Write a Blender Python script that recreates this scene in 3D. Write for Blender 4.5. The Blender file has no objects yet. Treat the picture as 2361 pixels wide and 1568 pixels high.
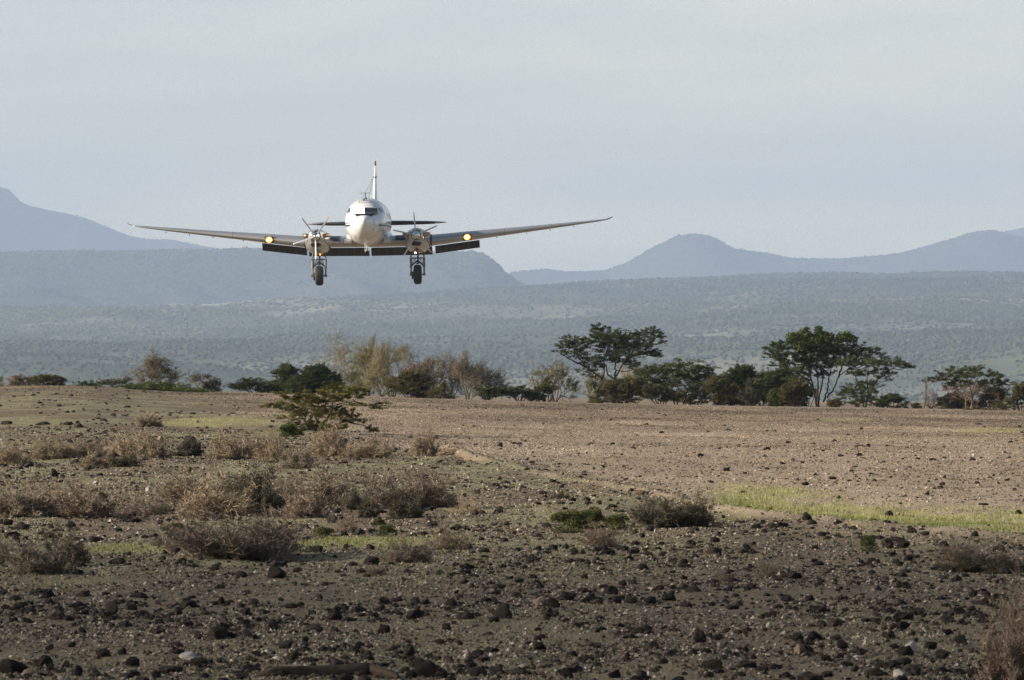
import bpy, math, random
import numpy as np
from mathutils import Vector, Matrix

# ------------------------------------------------------------------ camera, sky, sun
F = 19675.0          # focal length expressed in units of 1/2361 of the picture width
CX, CY = 1180.5, 784.0
H = 2.5              # camera height over the near ground
R = math.radians
scene = bpy.context.scene
COL = scene.collection

cam_d = bpy.data.cameras.new('camera')
cam = bpy.data.objects.new('camera', cam_d)
COL.objects.link(cam)
cam.location = (0, 0, H)
cam.rotation_euler = (R(90), 0, 0)
cam_d.sensor_width = 36.0
cam_d.lens = 36.0 * F / 2361.0
cam_d.clip_start = 1.0
cam_d.clip_end = 90000.0
cam_d.dof.use_dof = True
cam_d.dof.focus_distance = 500.0
cam_d.dof.aperture_fstop = 30.0
scene.camera = cam

SUN_EL, SUN_AZ = 17.0, 10.0        # elevation; degrees in front of due left
sv = Vector((-math.cos(R(SUN_EL)) * math.cos(R(SUN_AZ)), -math.cos(R(SUN_EL)) * math.sin(R(SUN_AZ)), math.sin(R(SUN_EL))))
sun_d = bpy.data.lights.new('sun', 'SUN')
sun_d.energy = 5.0
sun_d.angle = R(0.5)
sun_d.color = (1.0, 0.89, 0.74)
sun = bpy.data.objects.new('sun', sun_d)
COL.objects.link(sun)
sun.location = (-60, -10, 40)
sun.rotation_euler = (-sv).to_track_quat('-Z', 'Y').to_euler()

world = bpy.data.worlds.new('World')
scene.world = world
world.use_nodes = True
wn = world.node_tree
wn.nodes.clear()
def N(nt, typ, **kw):
    n = nt.nodes.new(typ)
    for k, v in kw.items():
        if k.startswith('i_'):
            key = k[2:]
            key = int(key) if key.isdigit() else key.replace('_', ' ')
            n.inputs[key].default_value = v
        else:
            setattr(n, k, v)
    return n
def Lk(nt, a, ao, b, bi):
    nt.links.new(a.outputs[ao], b.inputs[bi])
def ramp(nt, stops, interp='LINEAR'):
    n = nt.nodes.new('ShaderNodeValToRGB')
    n.color_ramp.interpolation = interp
    e = n.color_ramp.elements
    while len(e) < len(stops):
        e.new(0.5)
    for el, (p, c) in zip(e, stops):
        el.position = p
        el.color = c if len(c) == 4 else (*c, 1)
    return n
sky = N(wn, 'ShaderNodeTexSky', sky_type='NISHITA', sun_disc=False, sun_elevation=R(SUN_EL), sun_rotation=R(-(90 + SUN_AZ)))
sky.air_density = 1.0; sky.dust_density = 2.0; sky.ozone_density = 1.0
# thin high cloud sheet: soft streaks in direction space
wtc = N(wn, 'ShaderNodeTexCoord')
wmp = N(wn, 'ShaderNodeMapping')
wmp.inputs['Scale'].default_value = (11, 11, 62)
wmp.inputs['Location'].default_value = (3.1, 0.4, 1.7)
Lk(wn, wtc, 'Generated', wmp, 'Vector')
wno = N(wn, 'ShaderNodeTexNoise', i_Scale=1.0, i_Detail=4.0, i_Roughness=0.5, i_Distortion=0.4)
Lk(wn, wmp, 'Vector', wno, 'Vector')
wra = ramp(wn, [(0.34, (.76, .81, .89)), (0.50, (1.0, 1.0, 1.0)), (0.66, (1.25, 1.19, 1.10))])
Lk(wn, wno, 'Fac', wra, 'Fac')
wsz = N(wn, 'ShaderNodeSeparateXYZ'); Lk(wn, wtc, 'Generated', wsz, 0)
wgr = ramp(wn, [(0.0, (13.4, 11.4, 6.2)), (0.016, (11.2, 10.2, 6.7)), (0.04, (8.0, 7.85, 6.9)), (0.12, (5.6, 5.7, 6.0))]); Lk(wn, wsz, 'Z', wgr, 'Fac')
wml = N(wn, 'ShaderNodeMix', data_type='RGBA', blend_type='MULTIPLY'); wml.inputs[0].default_value = 1.0
Lk(wn, wgr, 'Color', wml, 6); Lk(wn, wra, 'Color', wml, 7)
# the sheet thins out overhead, leaving blue sky
wsx = N(wn, 'ShaderNodeSeparateXYZ'); Lk(wn, wtc, 'Generated', wsx, 0)
wel = ramp(wn, [(0.0, (.9, .9, .9)), (0.045, (.9, .9, .9)), (0.13, (.05, .05, .05))]); Lk(wn, wsx, 'Z', wel, 'Fac')
wmx = N(wn, 'ShaderNodeMix', data_type='RGBA')
Lk(wn, wel, 'Color', wmx, 0)
Lk(wn, sky, 'Color', wmx, 6)
Lk(wn, wml, 2, wmx, 7)
wbg = N(wn, 'ShaderNodeBackground', i_Strength=0.0575)
Lk(wn, wmx, 2, wbg, 'Color')
wout = N(wn, 'ShaderNodeOutputWorld')
Lk(wn, wbg, 'Background', wout, 'Surface')

vs = scene.view_settings
vs.view_transform = 'Standard'
vs.look = 'None'
vs.gamma = 1.0
vs.exposure = 1.05
cy = scene.cycles
cy.use_denoising = True
cy.denoiser = 'OPENIMAGEDENOISE'
cy.denoising_input_passes = 'RGB_ALBEDO_NORMAL'
cy.denoising_prefilter = 'NONE'
cy.max_bounces = 6
cy.diffuse_bounces = 2
cy.glossy_bounces = 3
cy.transmission_bounces = 3
cy.transparent_max_bounces = 24
cy.volume_bounces = 1
cy.use_adaptive_sampling = False

# ------------------------------------------------------------------ helpers
rng = np.random.default_rng(11)
def P(px, py, d):
    return np.array(((px - CX) / F * d, d, H + (CY - py) / F * d))
def zc(x0, y0, s):                      # enlarged-crop pixel -> picture pixel (2361 wide)
    return lambda x, y: ((x0 + x / s) / 1.70224, (y0 + y / s) / 1.70224)
def smooth(e0, e1, x):
    t = np.clip((x - e0) / (e1 - e0), 0, 1)
    return t * t * (3 - 2 * t)
def _hash(ix, iy, seed):
    h = (ix.astype(np.int64) * 374761393 + iy.astype(np.int64) * 668265263 + seed * 1442695041) & 0xffffffff
    h = ((h ^ (h >> 13)) * 1274126177) & 0xffffffff
    h = ((h ^ (h >> 16)) * 2246822519) & 0xffffffff
    return ((h ^ (h >> 15)) & 0xffffff) / float(0xffffff)
def vnoise(x, y, seed=0):
    x = np.asarray(x, float); y = np.asarray(y, float)
    ix, iy = np.floor(x), np.floor(y)
    fx, fy = x - ix, y - iy
    fx = fx * fx * fx * (fx * (fx * 6 - 15) + 10); fy = fy * fy * fy * (fy * (fy * 6 - 15) + 10)
    a = _hash(ix, iy, seed); b = _hash(ix + 1, iy, seed)
    c = _hash(ix, iy + 1, seed); d = _hash(ix + 1, iy + 1, seed)
    return (a * (1 - fx) + b * fx) * (1 - fy) + (c * (1 - fx) + d * fx) * fy
def fbm(x, y, seed=0, octv=4):
    s, a, t = 0.0, 0.5, 0.0
    for i in range(octv):
        s = s + a * vnoise(x * 2 ** i, y * 2 ** i, seed + i * 17)
        t += a; a *= 0.5
    return s / t * 2 - 1               # about -1 .. 1

def mesh_np(name, V, faces, mat=None, smooth_=False, tint=None):
    """V (n,3); faces: list of (m,k) index arrays; tint: (n,) value per vertex"""
    me = bpy.data.meshes.new(name)
    V = np.asarray(V, np.float32)
    me.vertices.add(len(V)); me.vertices.foreach_set('co', V.ravel())
    fl = [np.asarray(f, np.int32) for f in faces if len(f)]
    li = np.concatenate([f.ravel() for f in fl])
    ks = np.concatenate([np.full(len(f), f.shape[1], np.int32) for f in fl])
    st = np.concatenate([[0], np.cumsum(ks)[:-1]]).astype(np.int32)
    me.loops.add(len(li)); me.loops.foreach_set('vertex_index', li)
    me.polygons.add(len(ks)); me.polygons.foreach_set('loop_start', st)
    me.polygons.foreach_set('use_smooth', np.full(len(ks), bool(smooth_)))
    me.update(calc_edges=True)
    me.validate()
    if tint is not None:
        at = me.attributes.new('tint', 'FLOAT', 'POINT')
        at.data.foreach_set('value', np.asarray(tint, np.float32))
    if mat: me.materials.append(mat)
    return me
class MB:
    def __init__(s): s.V = []; s.F = {}; s.n = 0; s.T = []
    def add(s, V, *faces, tint=0.5):
        V = np.asarray(V, float).reshape(-1, 3)
        for f in faces:
            f = np.asarray(f, np.int64)
            s.F.setdefault(f.shape[1], []).append(f + s.n)
        s.V.append(V); s.n += len(V)
        s.T.append(np.full(len(V), tint) if np.isscalar(tint) else np.asarray(tint))
    def mesh(s, name, mat, smooth_=False, xf=None):
        V = np.concatenate(s.V)
        if xf is not None: V = xf(V)
        return mesh_np(name, V, [np.concatenate(f) for f in s.F.values()], mat, smooth_, np.concatenate(s.T))
    def build(s, name, mat, parent=None, smooth_=False):
        return link(name, s.mesh(name, mat, smooth_), parent)
def link(name, me, parent=None):
    o = bpy.data.objects.new(name, me)
    COL.objects.link(o)
    if parent is not None: o.parent = parent
    return o
def tag(o, label, cat, group=None, kind=None):
    o['label'] = label; o['category'] = cat
    if group: o['group'] = group
    if kind: o['kind'] = kind
    return o
def empty(name, loc, label, cat, group=None):
    o = bpy.data.objects.new(name, None)
    o.empty_display_size = 0.3
    COL.objects.link(o)
    o.location = loc
    return tag(o, label, cat, group)

def tube(mb, pts, rad, sides=6, cap=True, tint=0.5):
    pts = np.asarray(pts, float); n = len(pts)
    rad = np.broadcast_to(np.asarray(rad, float), (n,))
    T = np.gradient(pts, axis=0); T /= np.linalg.norm(T, axis=1)[:, None] + 1e-9
    a = np.array([0, 0, 1.0]) if abs(T[0][2]) < 0.9 else np.array([1.0, 0, 0])
    U = np.cross(T, a); U /= np.linalg.norm(U, axis=1)[:, None] + 1e-9
    W = np.cross(T, U)
    th = np.arange(sides) * 2 * math.pi / sides
    V = pts[:, None, :] + rad[:, None, None] * (np.cos(th)[None, :, None] * U[:, None, :] + np.sin(th)[None, :, None] * W[:, None, :])
    i = np.arange(n - 1)[:, None] * sides; j = np.arange(sides)[None, :]; k = (j + 1) % sides
    q = np.stack([i + j, i + k, i + sides + k, i + sides + j], -1).reshape(-1, 4)
    if cap and sides > 2:
        mb.add(V.reshape(-1, 3), q, np.arange(sides)[::-1][None, :], (np.arange(sides) + (n - 1) * sides)[None, :], tint=tint)
    else:
        mb.add(V.reshape(-1, 3), q, tint=tint)
def loft(mb, rings, cap0=True, cap1=True, closed=True):
    rings = np.asarray(rings, float); n, m = rings.shape[:2]
    mm = m if closed else m - 1
    i = np.arange(n - 1)[:, None] * m; j = np.arange(mm)[None, :]; k = (j + 1) % m
    q = np.stack([i + j, i + k, i + m + k, i + m + j], -1).reshape(-1, 4)
    f = [q]
    if cap0: f.append(np.arange(m)[::-1][None, :])
    if cap1: f.append((np.arange(m) + (n - 1) * m)[None, :])
    mb.add(rings.reshape(-1, 3), *f)
def box(mb, c, s, rot=None):
    V = np.array([[x, y, z] for x in (-.5, .5) for y in (-.5, .5) for z in (-.5, .5)]) * np.asarray(s)
    if rot is not None: V = V @ np.asarray(rot).T
    mb.add(V + np.asarray(c), [[0, 1, 3, 2], [4, 6, 7, 5], [0, 4, 5, 1], [2, 3, 7, 6], [0, 2, 6, 4], [1, 5, 7, 3]])
def plate(mb, grid, off):
    """thin shell: grid (r,c,3) surface thickened by vector(s) off"""
    g = np.asarray(grid, float); r, c = g.shape[:2]
    off = np.broadcast_to(np.asarray(off, float), g.shape)
    a = g.reshape(-1, 3); b = (g + off).reshape(-1, 3)
    i = np.arange(r - 1)[:, None] * c; j = np.arange(c - 1)[None, :]
    q = np.stack([i + j, i + j + 1, i + c + j + 1, i + c + j], -1).reshape(-1, 4)
    nq = r * c
    per = list(range(c)) + [k * c + c - 1 for k in range(1, r)] + [(r - 1) * c + k for k in range(c - 2, -1, -1)] + [k * c for k in range(r - 2, 0, -1)]
    per = np.array(per); nx = np.roll(per, -1)
    mb.add(np.concatenate([a, b]), q[:, ::-1], q + nq, np.stack([per, nx, nx + nq, per + nq], -1))

# ------------------------------------------------------------------ materials
def mat_new(name):
    m = bpy.data.materials.new(name); m.use_nodes = True
    nt = m.node_tree
    b = nt.nodes['Principled BSDF']
    return m, nt, b
def simple(name, col, rough=0.6, metal=0.0, var=0.15, scale=3.0, bump=0.0, spec=0.5, coat=0.0):
    m, nt, b = mat_new(name)
    tc = N(nt, 'ShaderNodeTexCoord')
    no = N(nt, 'ShaderNodeTexNoise', i_Scale=scale, i_Detail=5.0, i_Roughness=0.6)
    Lk(nt, tc, 'Object', no, 'Vector')
    c0 = tuple(max(0, x * (1 - var)) for x in col); c1 = tuple(min(1, x * (1 + var)) for x in col)
    ra = ramp(nt, [(0.3, c0), (0.7, c1)])
    Lk(nt, no, 'Fac', ra, 'Fac'); Lk(nt, ra, 'Color', b, 'Base Color')
    b.inputs['Roughness'].default_value = rough
    b.inputs['Metallic'].default_value = metal
    b.inputs['Specular IOR Level'].default_value = spec
    b.inputs['Coat Weight'].default_value = coat
    if bump:
        bp = N(nt, 'ShaderNodeBump', i_Strength=bump, i_Distance=0.05)
        Lk(nt, no, 'Fac', bp, 'Height'); Lk(nt, bp, 'Normal', b, 'Normal')
    return m
def tinted(name, cols, rough=0.8, transl=0.0, spec=0.2, objvar=0.0, bump=0.0, nscale=8.0):
    """colour from the 'tint' vertex value through a ramp, plus noise"""
    m, nt, b = mat_new(name)
    at = N(nt, 'ShaderNodeAttribute', attribute_name='tint')
    geo = N(nt, 'ShaderNodeTexCoord')
    no = N(nt, 'ShaderNodeTexNoise', i_Scale=nscale, i_Detail=3.0)
    Lk(nt, geo, 'Object', no, 'Vector')
    ma = N(nt, 'ShaderNodeMath', operation='MULTIPLY_ADD', i_1=0.5, i_2=-0.25)
    Lk(nt, no, 'Fac', ma, 0)
    ad = N(nt, 'ShaderNodeMath', operation='ADD')
    Lk(nt, at, 'Fac', ad, 0); Lk(nt, ma, 0, ad, 1)
    last = ad
    if objvar:
        oi = N(nt, 'ShaderNodeObjectInfo')
        m2 = N(nt, 'ShaderNodeMath', operation='MULTIPLY_ADD', i_1=objvar, i_2=-objvar / 2)
        Lk(nt, oi, 'Random', m2, 0)
        a2 = N(nt, 'ShaderNodeMath', operation='ADD'); Lk(nt, ad, 0, a2, 0); Lk(nt, m2, 0, a2, 1); last = a2
    ra = ramp(nt, cols)
    Lk(nt, last, 0, ra, 'Fac'); Lk(nt, ra, 'Color', b, 'Base Color')
    b.inputs['Roughness'].default_value = rough
    b.inputs['Specular IOR Level'].default_value = spec
    if bump:
        bp = N(nt, 'ShaderNodeBump', i_Strength=bump, i_Distance=0.02)
        Lk(nt, no, 'Fac', bp, 'Height'); Lk(nt, bp, 'Normal', b, 'Normal')
    if transl:
        tr = N(nt, 'ShaderNodeBsdfTranslucent'); Lk(nt, ra, 'Color', tr, 'Color')
        mx = N(nt, 'ShaderNodeMixShader'); mx.inputs[0].default_value = transl
        Lk(nt, b, 0, mx, 1); Lk(nt, tr, 0, mx, 2)
        Lk(nt, mx, 0, nt.nodes['Material Output'], 'Surface')
    return m
def g(*c): return c
M = {}
M['leaf_dark'] = tinted('acacia leaves', [(0.1, g(.022, .034, .010)), (0.5, g(.040, .058, .017)), (0.9, g(.078, .092, .028))], transl=.25)
M['leaf_mid'] = tinted('bush leaves', [(0.1, g(.034, .046, .014)), (0.5, g(.062, .078, .024)), (0.9, g(.11, .115, .04))], transl=.25)
M['leaf_bright'] = tinted('fresh leaves', [(0.1, g(.045, .068, .015)), (0.5, g(.08, .11, .026)), (0.9, g(.14, .16, .05))], transl=.3)
M['leaf_olive'] = tinted('olive leaves', [(0.1, g(.045, .042, .014)), (0.5, g(.085, .080, .026)), (0.9, g(.15, .125, .05))], transl=.25)
M['leaf_pale'] = tinted('pale leaves', [(0.1, g(.09, .095, .03)), (0.5, g(.145, .145, .05)), (0.9, g(.24, .22, .085))], transl=.3)
M['leaf_grey'] = tinted('grey leaves', [(0.1, g(.045, .048, .030)), (0.5, g(.075, .078, .048)), (0.9, g(.12, .115, .075))], transl=.2)
M['bark'] = tinted('dark bark', [(0.1, g(.016, .012, .009)), (0.5, g(.032, .024, .017)), (0.9, g(.065, .048, .033))], bump=.4)
M['bark_pale'] = tinted('pale bark', [(0.1, g(.075, .062, .032)), (0.5, g(.155, .128, .062)), (0.9, g(.30, .23, .12))], bump=.3)
M['bark_grey'] = tinted('grey bark', [(0.1, g(.06, .05, .038)), (0.5, g(.12, .098, .072)), (0.9, g(.20, .16, .11))], bump=.3)
M['bark_red'] = tinted('reddish dry wood', [(0.1, g(.06, .035, .025)), (0.5, g(.12, .072, .05)), (0.9, g(.20, .13, .085))], bump=.3)
M['twig_dry'] = tinted('dry reddish twigs', [(0.05, g(.062, .044, .033)), (0.5, g(.155, .113, .084)), (0.95, g(.27, .205, .152))])
M['twig_tan'] = tinted('dry tan twigs', [(0.05, g(.085, .063, .040)), (0.5, g(.21, .16, .105)), (0.95, g(.36, .285, .195))])
M['twig_grey'] = tinted('dry grey twigs', [(0.05, g(.055, .045, .034)), (0.5, g(.14, .112, .084)), (0.95, g(.25, .205, .155))])
M['twig_dark'] = tinted('dark twigs', [(0.05, g(.030, .028, .018)), (0.5, g(.062, .056, .036)), (0.95, g(.11, .098, .066))])
M['cushion'] = tinted('cushion leaves', [(0.05, g(.045, .058, .018)), (0.5, g(.095, .108, .036)), (0.95, g(.18, .185, .07))], transl=.15)
M['rock'] = tinted('lava rock', [(0.0, g(.010, .008, .007)), (0.5, g(.022, .018, .015)), (0.78, g(.050, .041, .033)), (1.0, g(.10, .082, .064))], rough=.9, objvar=.55, bump=.9, nscale=14)
M['rock_tan'] = tinted('tan rock', [(0.0, g(.14, .10, .07)), (0.5, g(.24, .18, .13)), (1.0, g(.36, .29, .22))], rough=.9, objvar=.4, bump=.8, nscale=14)
M['rock_pale'] = tinted('pale rock', [(0.0, g(.22, .20, .18)), (0.5, g(.38, .35, .31)), (1.0, g(.52, .48, .43))], rough=.9, objvar=.3, bump=.6, nscale=14)
M['stone_mix'] = tinted('loose stones', [(0.0, g(.011, .009, .008)), (0.45, g(.030, .024, .019)), (0.62, g(.085, .068, .052)), (0.80, g(.20, .155, .118)), (1.0, g(.44, .38, .31))], rough=.9, nscale=20)
M['pebble'] = tinted('gravel pebbles', [(0.0, g(.045, .036, .027)), (0.3, g(.15, .116, .083)), (0.65, g(.34, .265, .19)), (1.0, g(.55, .46, .34))], rough=.9, nscale=10)
M['grass'] = tinted('grass blades', [(0.0, g(.075, .115, .022)), (0.45, g(.15, .19, .045)), (0.75, g(.30, .29, .12)), (1.0, g(.44, .40, .22))], transl=.35)
M['herb'] = tinted('grey herbs', [(0.0, g(.10, .10, .052)), (0.5, g(.185, .175, .095)), (1.0, g(.30, .27, .16))], transl=.25)
M['wood'] = tinted('weathered wood', [(0.0, g(.022, .016, .012)), (0.5, g(.060, .044, .031)), (1.0, g(.16, .125, .09))], rough=.85, bump=.8, nscale=12)
M['wood_pale'] = tinted('bleached wood', [(0.0, g(.20, .15, .10)), (0.5, g(.36, .29, .21)), (1.0, g(.5, .43, .33))], rough=.85)
M['bush_far'] = tinted('distant bush', [(0.0, g(.030, .040, .020)), (0.5, g(.058, .072, .036)), (1.0, g(.11, .12, .064))], nscale=.02)
# ------------------------------------------------------------------ terrain
SC = 2.2             # the far plain and hills are laid out in units of this many metres
BERM = np.array([(-3000, 1035), (900, 1032), (1040, 1044), (1100, 1060), (1250, 1085), (1400, 1115), (1500, 1138), (1620, 1167), (1800, 1190), (2000, 1217), (2361, 1244), (3500, 1300)], float)
BERM_D = H * F / (BERM[:, 1] - CY)
BERM_H = np.array([(-3000, 0), (900, 0), (985, .05), (1030, .22), (1085, .18), (1150, .08), (1300, .05), (1500, .06), (1620, .10), (1800, .09), (2100, .08), (2361, .08), (3500, .08)], float)
CREST = np.array([(-3000, 880), (0, 891), (100, 890), (200, 891), (300, 899), (420, 906), (700, 911), (900, 919), (1200, 929), (1700, 940), (2100, 946), (2361, 951), (4000, 985)], float)
GRAV = np.array([(-3000, 860), (330, 890), (430, 905), (500, 922), (600, 950), (700, 985), (850, 1012), (1000, 1037), (1100, 1060), (1250, 1085), (1400, 1115), (1620, 1165), (1800, 1188), (2000, 1215), (2361, 1242), (3500, 1290)], float)
D_CREST = 430.0
def gz(x, d):
    x = np.asarray(x, float); d = np.asarray(d, float)
    dd = np.maximum(d, 20.0)
    px = CX + x / dd * F
    zc_ = H - (np.interp(px, CREST[:, 0], CREST[:, 1]) - CY) / F * D_CREST
    z = zc_ * smooth(120, 430, dd)
    amp = np.interp(dd, [20, 60, 150, 300, 430, 600], [.05, .06, .10, .10, .03, .2])
    z = z + amp * fbm(x / 5.0 + 3.1, d / 16.0, 5, 4)
    z = z + 0.05 * fbm(x / 0.7, d / 1.8, 9, 4) * (1 - smooth(180, 330, dd))
    db = np.interp(px, BERM[:, 0], BERM_D)
    hb = np.interp(px, BERM_H[:, 0], BERM_H[:, 1])
    z = z + hb * (0.75 + 0.5 * vnoise(x / 1.3, d / 9, 21)) * np.exp(-((d - db) / 1.6) ** 2)
    z = z - 0.05 * smooth(1600, 1800, px) * np.exp(-((d - db - 13) / 8.0) ** 2)
    t = np.maximum(d - D_CREST - 4, 0)
    z = z - 0.9 * (np.minimum(t, 130) / 130.0) ** 1.3
    v = smooth(560, 2400, d)
    z = z * (1 - v) + v * (-24 * SC + 1.5 * fbm(x / 400, d / 600, 31, 3))
    return z
def hit(px, py, d0=45, d1=470):
    """distance at which the line of sight through a picture pixel meets the ground"""
    d = np.linspace(d0, d1, 4000)
    x = (px - CX) / F * d
    zr = H + (CY - py) / F * d
    below = np.nonzero(zr <= gz(x, d))[0]
    return float(d[below[0]]) if len(below) else d1
def ground_at(px, py):
    d = hit(px, py)
    x = (px - CX) / F * d
    return np.array((x, d, float(gz(x, d))))
def imgy(x, d, z):
    return CY + (H - z) / np.maximum(d, 1) * F

GRASS_PATCH = [(480, 974, 170, 12, .7), (660, 1000, 120, 8, .35), (1180, 996, 360, 5, .30), (1345, 1064, 90, 7, .30), (1945, 967, 70, 5, .5), (2290, 993, 120, 7, .6),
               (1760, 985, 200, 4, .2), (300, 1266, 130, 17, .9), (700, 1262, 90, 15, .9), (840, 1252, 150, 15, .95), (1000, 1240, 120, 9, .6), (90, 1270, 60, 14, .35), (2050, 1010, 250, 8, .3), (1700, 1190, 60, 14, .4)]
def zones(x, d, z):
    px = CX + x / np.maximum(d, 20) * F
    y = imgy(x, d, z)
    n1 = fbm(x / 2.2, d / 9.0, 41, 4)
    gb = np.interp(px, GRAV[:, 0], GRAV[:, 1])
    grav = smooth(-42, 42, (gb - y) + n1 * 40 + 12 * fbm(x / .6, d / 2.5, 42, 2)) * smooth(20, 60, d)
    herb = smooth(-.30, .22, fbm(x / 1.7, d / 7.0, 43, 4)) * 0.95
    herb *= (1 - grav) * np.interp(y, [900, 1150, 1250, 1400, 1600], [1, .92, .75, .52, .42])
    herb = np.maximum(herb, .30 * grav * smooth(.15, .4, fbm(x / 4, d / 20, 47, 3)))
    grass = np.zeros_like(x)
    for cx, cy_, rx, ry, a in GRASS_PATCH:
        q = ((px - cx) / rx) ** 2 + ((y - cy_) / ry) ** 2
        grass = np.maximum(grass, a * (1 - smooth(.3, 1.25, q + .5 * n1)))
    db = np.interp(px, BERM[:, 0], BERM_D)
    up = d - db
    band = smooth(1540, 1720, px + 60 * n1) * smooth(-1.5, 3.0, up + 3 * n1) * (1 - smooth(16, 30, up + 10 * n1 + 4 * fbm(x / .35, d / 1.5, 44, 2)))
    grass = np.maximum(grass, band)
    hb = np.interp(px, BERM_H[:, 0], BERM_H[:, 1]) / .2
    red = np.clip(hb, 0, 1.2) * np.exp(-((up + 2.0) / 7) ** 2) * .55 * (.4 + .9 * vnoise(x / 1.1, d / 5, 46))
    red = np.maximum(red, .25 * smooth(.12, .4, fbm(x / 2.6, d / 8, 53, 3)) * (1 - grav))
    red *= 1 - grass
    return np.clip(np.stack([grav, herb, grass, red], -1), 0, 1)

us = np.concatenate([-np.geomspace(1.6, .09, 42)[:-1], np.arange(-.09, .0901, .0004), np.geomspace(.09, 1.6, 42)[1:]])
ds = np.concatenate([np.linspace(-400, 30, 12)[:-1], np.exp(np.arange(math.log(30), math.log(450), .0042)), np.geomspace(450, 2500, 70)[1:], np.geomspace(2500, 45000, 60)[1:]])
DD, UU = np.meshgrid(ds, us, indexing='ij')
XX = np.clip(UU * np.maximum(DD, 60), -32000, 32000)
ZZ = gz(XX, DD)
ZN = zones(XX, DD, ZZ)
ZN[..., 0] *= 1 - .42 * smooth(250, 390, DD) * (.6 + .6 * vnoise(XX / 6, DD / 18, 57))
nr, nc = DD.shape
i = np.arange(nr - 1)[:, None] * nc; j = np.arange(nc - 1)[None, :]
gq = np.stack([i + j, i + j + 1, i + nc + j + 1, i + nc + j], -1).reshape(-1, 4)

mg, nt, b = mat_new('stony soil')
tc = N(nt, 'ShaderNodeTexCoord')
zn = N(nt, 'ShaderNodeAttribute', attribute_name='zone')
sp = N(nt, 'ShaderNodeSeparateColor'); Lk(nt, zn, 'Color', sp, 0)
def nz(scale, detail=4.0, rough=.6):
    n = N(nt, 'ShaderNodeTexNoise', i_Scale=scale, i_Detail=detail, i_Roughness=rough)
    Lk(nt, tc, 'Object', n, 'Vector'); return n
nf, nl = nz(22.0), nz(.35)
smp = N(nt, 'ShaderNodeMapping'); smp.inputs['Scale'].default_value = (1, .22, 1); Lk(nt, tc, 'Object', smp, 'Vector')
nm = N(nt, 'ShaderNodeTexNoise', i_Scale=2.6, i_Detail=6.0, i_Roughness=.7); Lk(nt, smp, 0, nm, 'Vector')
r_soil = ramp(nt, [(.25, (.060, .047, .030)), (.5, (.155, .122, .079)), (.75, (.28, .222, .148))])
Lk(nt, nf, 'Fac', r_soil, 'Fac')
r_grav = ramp(nt, [(.25, (.17, .133, .095)), (.5, (.32, .252, .183)), (.75, (.46, .37, .275))])
Lk(nt, nf, 'Fac', r_grav, 'Fac')
r_herb = ramp(nt, [(.25, (.12, .115, .062)), (.5, (.21, .195, .112)), (.78, (.32, .29, .175))])
Lk(nt, nm, 'Fac', r_herb, 'Fac')
r_gras = ramp(nt, [(.25, (.17, .155, .07)), (.5, (.27, .24, .12)), (.78, (.38, .335, .19))])
Lk(nt, nm, 'Fac', r_gras, 'Fac')
r_red = ramp(nt, [(.25, (.075, .052, .036)), (.5, (.155, .112, .078)), (.78, (.27, .205, .15))])
Lk(nt, nf, 'Fac', r_red, 'Fac')
def mixc(fac, fo, a, ao, b_, bo):
    m = N(nt, 'ShaderNodeMix', data_type='RGBA')
    Lk(nt, fac, fo, m, 0); Lk(nt, a, ao, m, 6); Lk(nt, b_, bo, m, 7); return m
def weight(chan, so):
    """zone weight broken up by medium noise"""
    a = N(nt, 'ShaderNodeMath', operation='MULTIPLY_ADD', i_1=1.1, i_2=-.55); Lk(nt, nm, 'Fac', a, 0)
    q = N(nt, 'ShaderNodeMath', operation='ADD', use_clamp=True); Lk(nt, sp, chan, q, 0); Lk(nt, a, 0, q, 1)
    m = N(nt, 'ShaderNodeMath', operation='MULTIPLY', use_clamp=True); Lk(nt, q, 0, m, 0); Lk(nt, sp, chan, m, 1)
    s = N(nt, 'ShaderNodeMath', operation='MULTIPLY', use_clamp=True, i_1=so); Lk(nt, m, 0, s, 0)
    return s
c = mixc(weight('Red', 1.6), 0, r_soil, 'Color', r_grav, 'Color')
za = N(nt, 'ShaderNodeAttribute', attribute_name='redness')
c = mixc(za, 'Fac', c, 2, r_red, 'Color')
c = mixc(weight('Green', 1.5), 0, c, 2, r_herb, 'Color')
c = mixc(weight('Blue', 1.3), 0, c, 2, r_gras, 'Color')
Lk(nt, c, 2, b, 'Base Color')
b.inputs['Roughness'].default_value = .95
b.inputs['Specular IOR Level'].default_value = .15
bp = N(nt, 'ShaderNodeBump', i_Strength=.8, i_Distance=.04)
Lk(nt, nf, 'Fac', bp, 'Height'); Lk(nt, bp, 'Normal', b, 'Normal')
me = mesh_np('ground', np.stack([XX, DD, ZZ], -1).reshape(-1, 3), [gq], mg, True)
at = me.attributes.new('zone', 'FLOAT_COLOR', 'POINT')
at.data.foreach_set('color', np.concatenate([ZN[..., :3], np.ones_like(ZN[..., :1])], -1).astype(np.float32).ravel())
at = me.attributes.new('redness', 'FLOAT', 'POINT')
at.data.foreach_set('value', ZN[..., 3].astype(np.float32).ravel())
tag(link('ground', me), 'stony brown ground with a pinkish gravel strip and patches of green film', 'ground', kind='structure')

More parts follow.
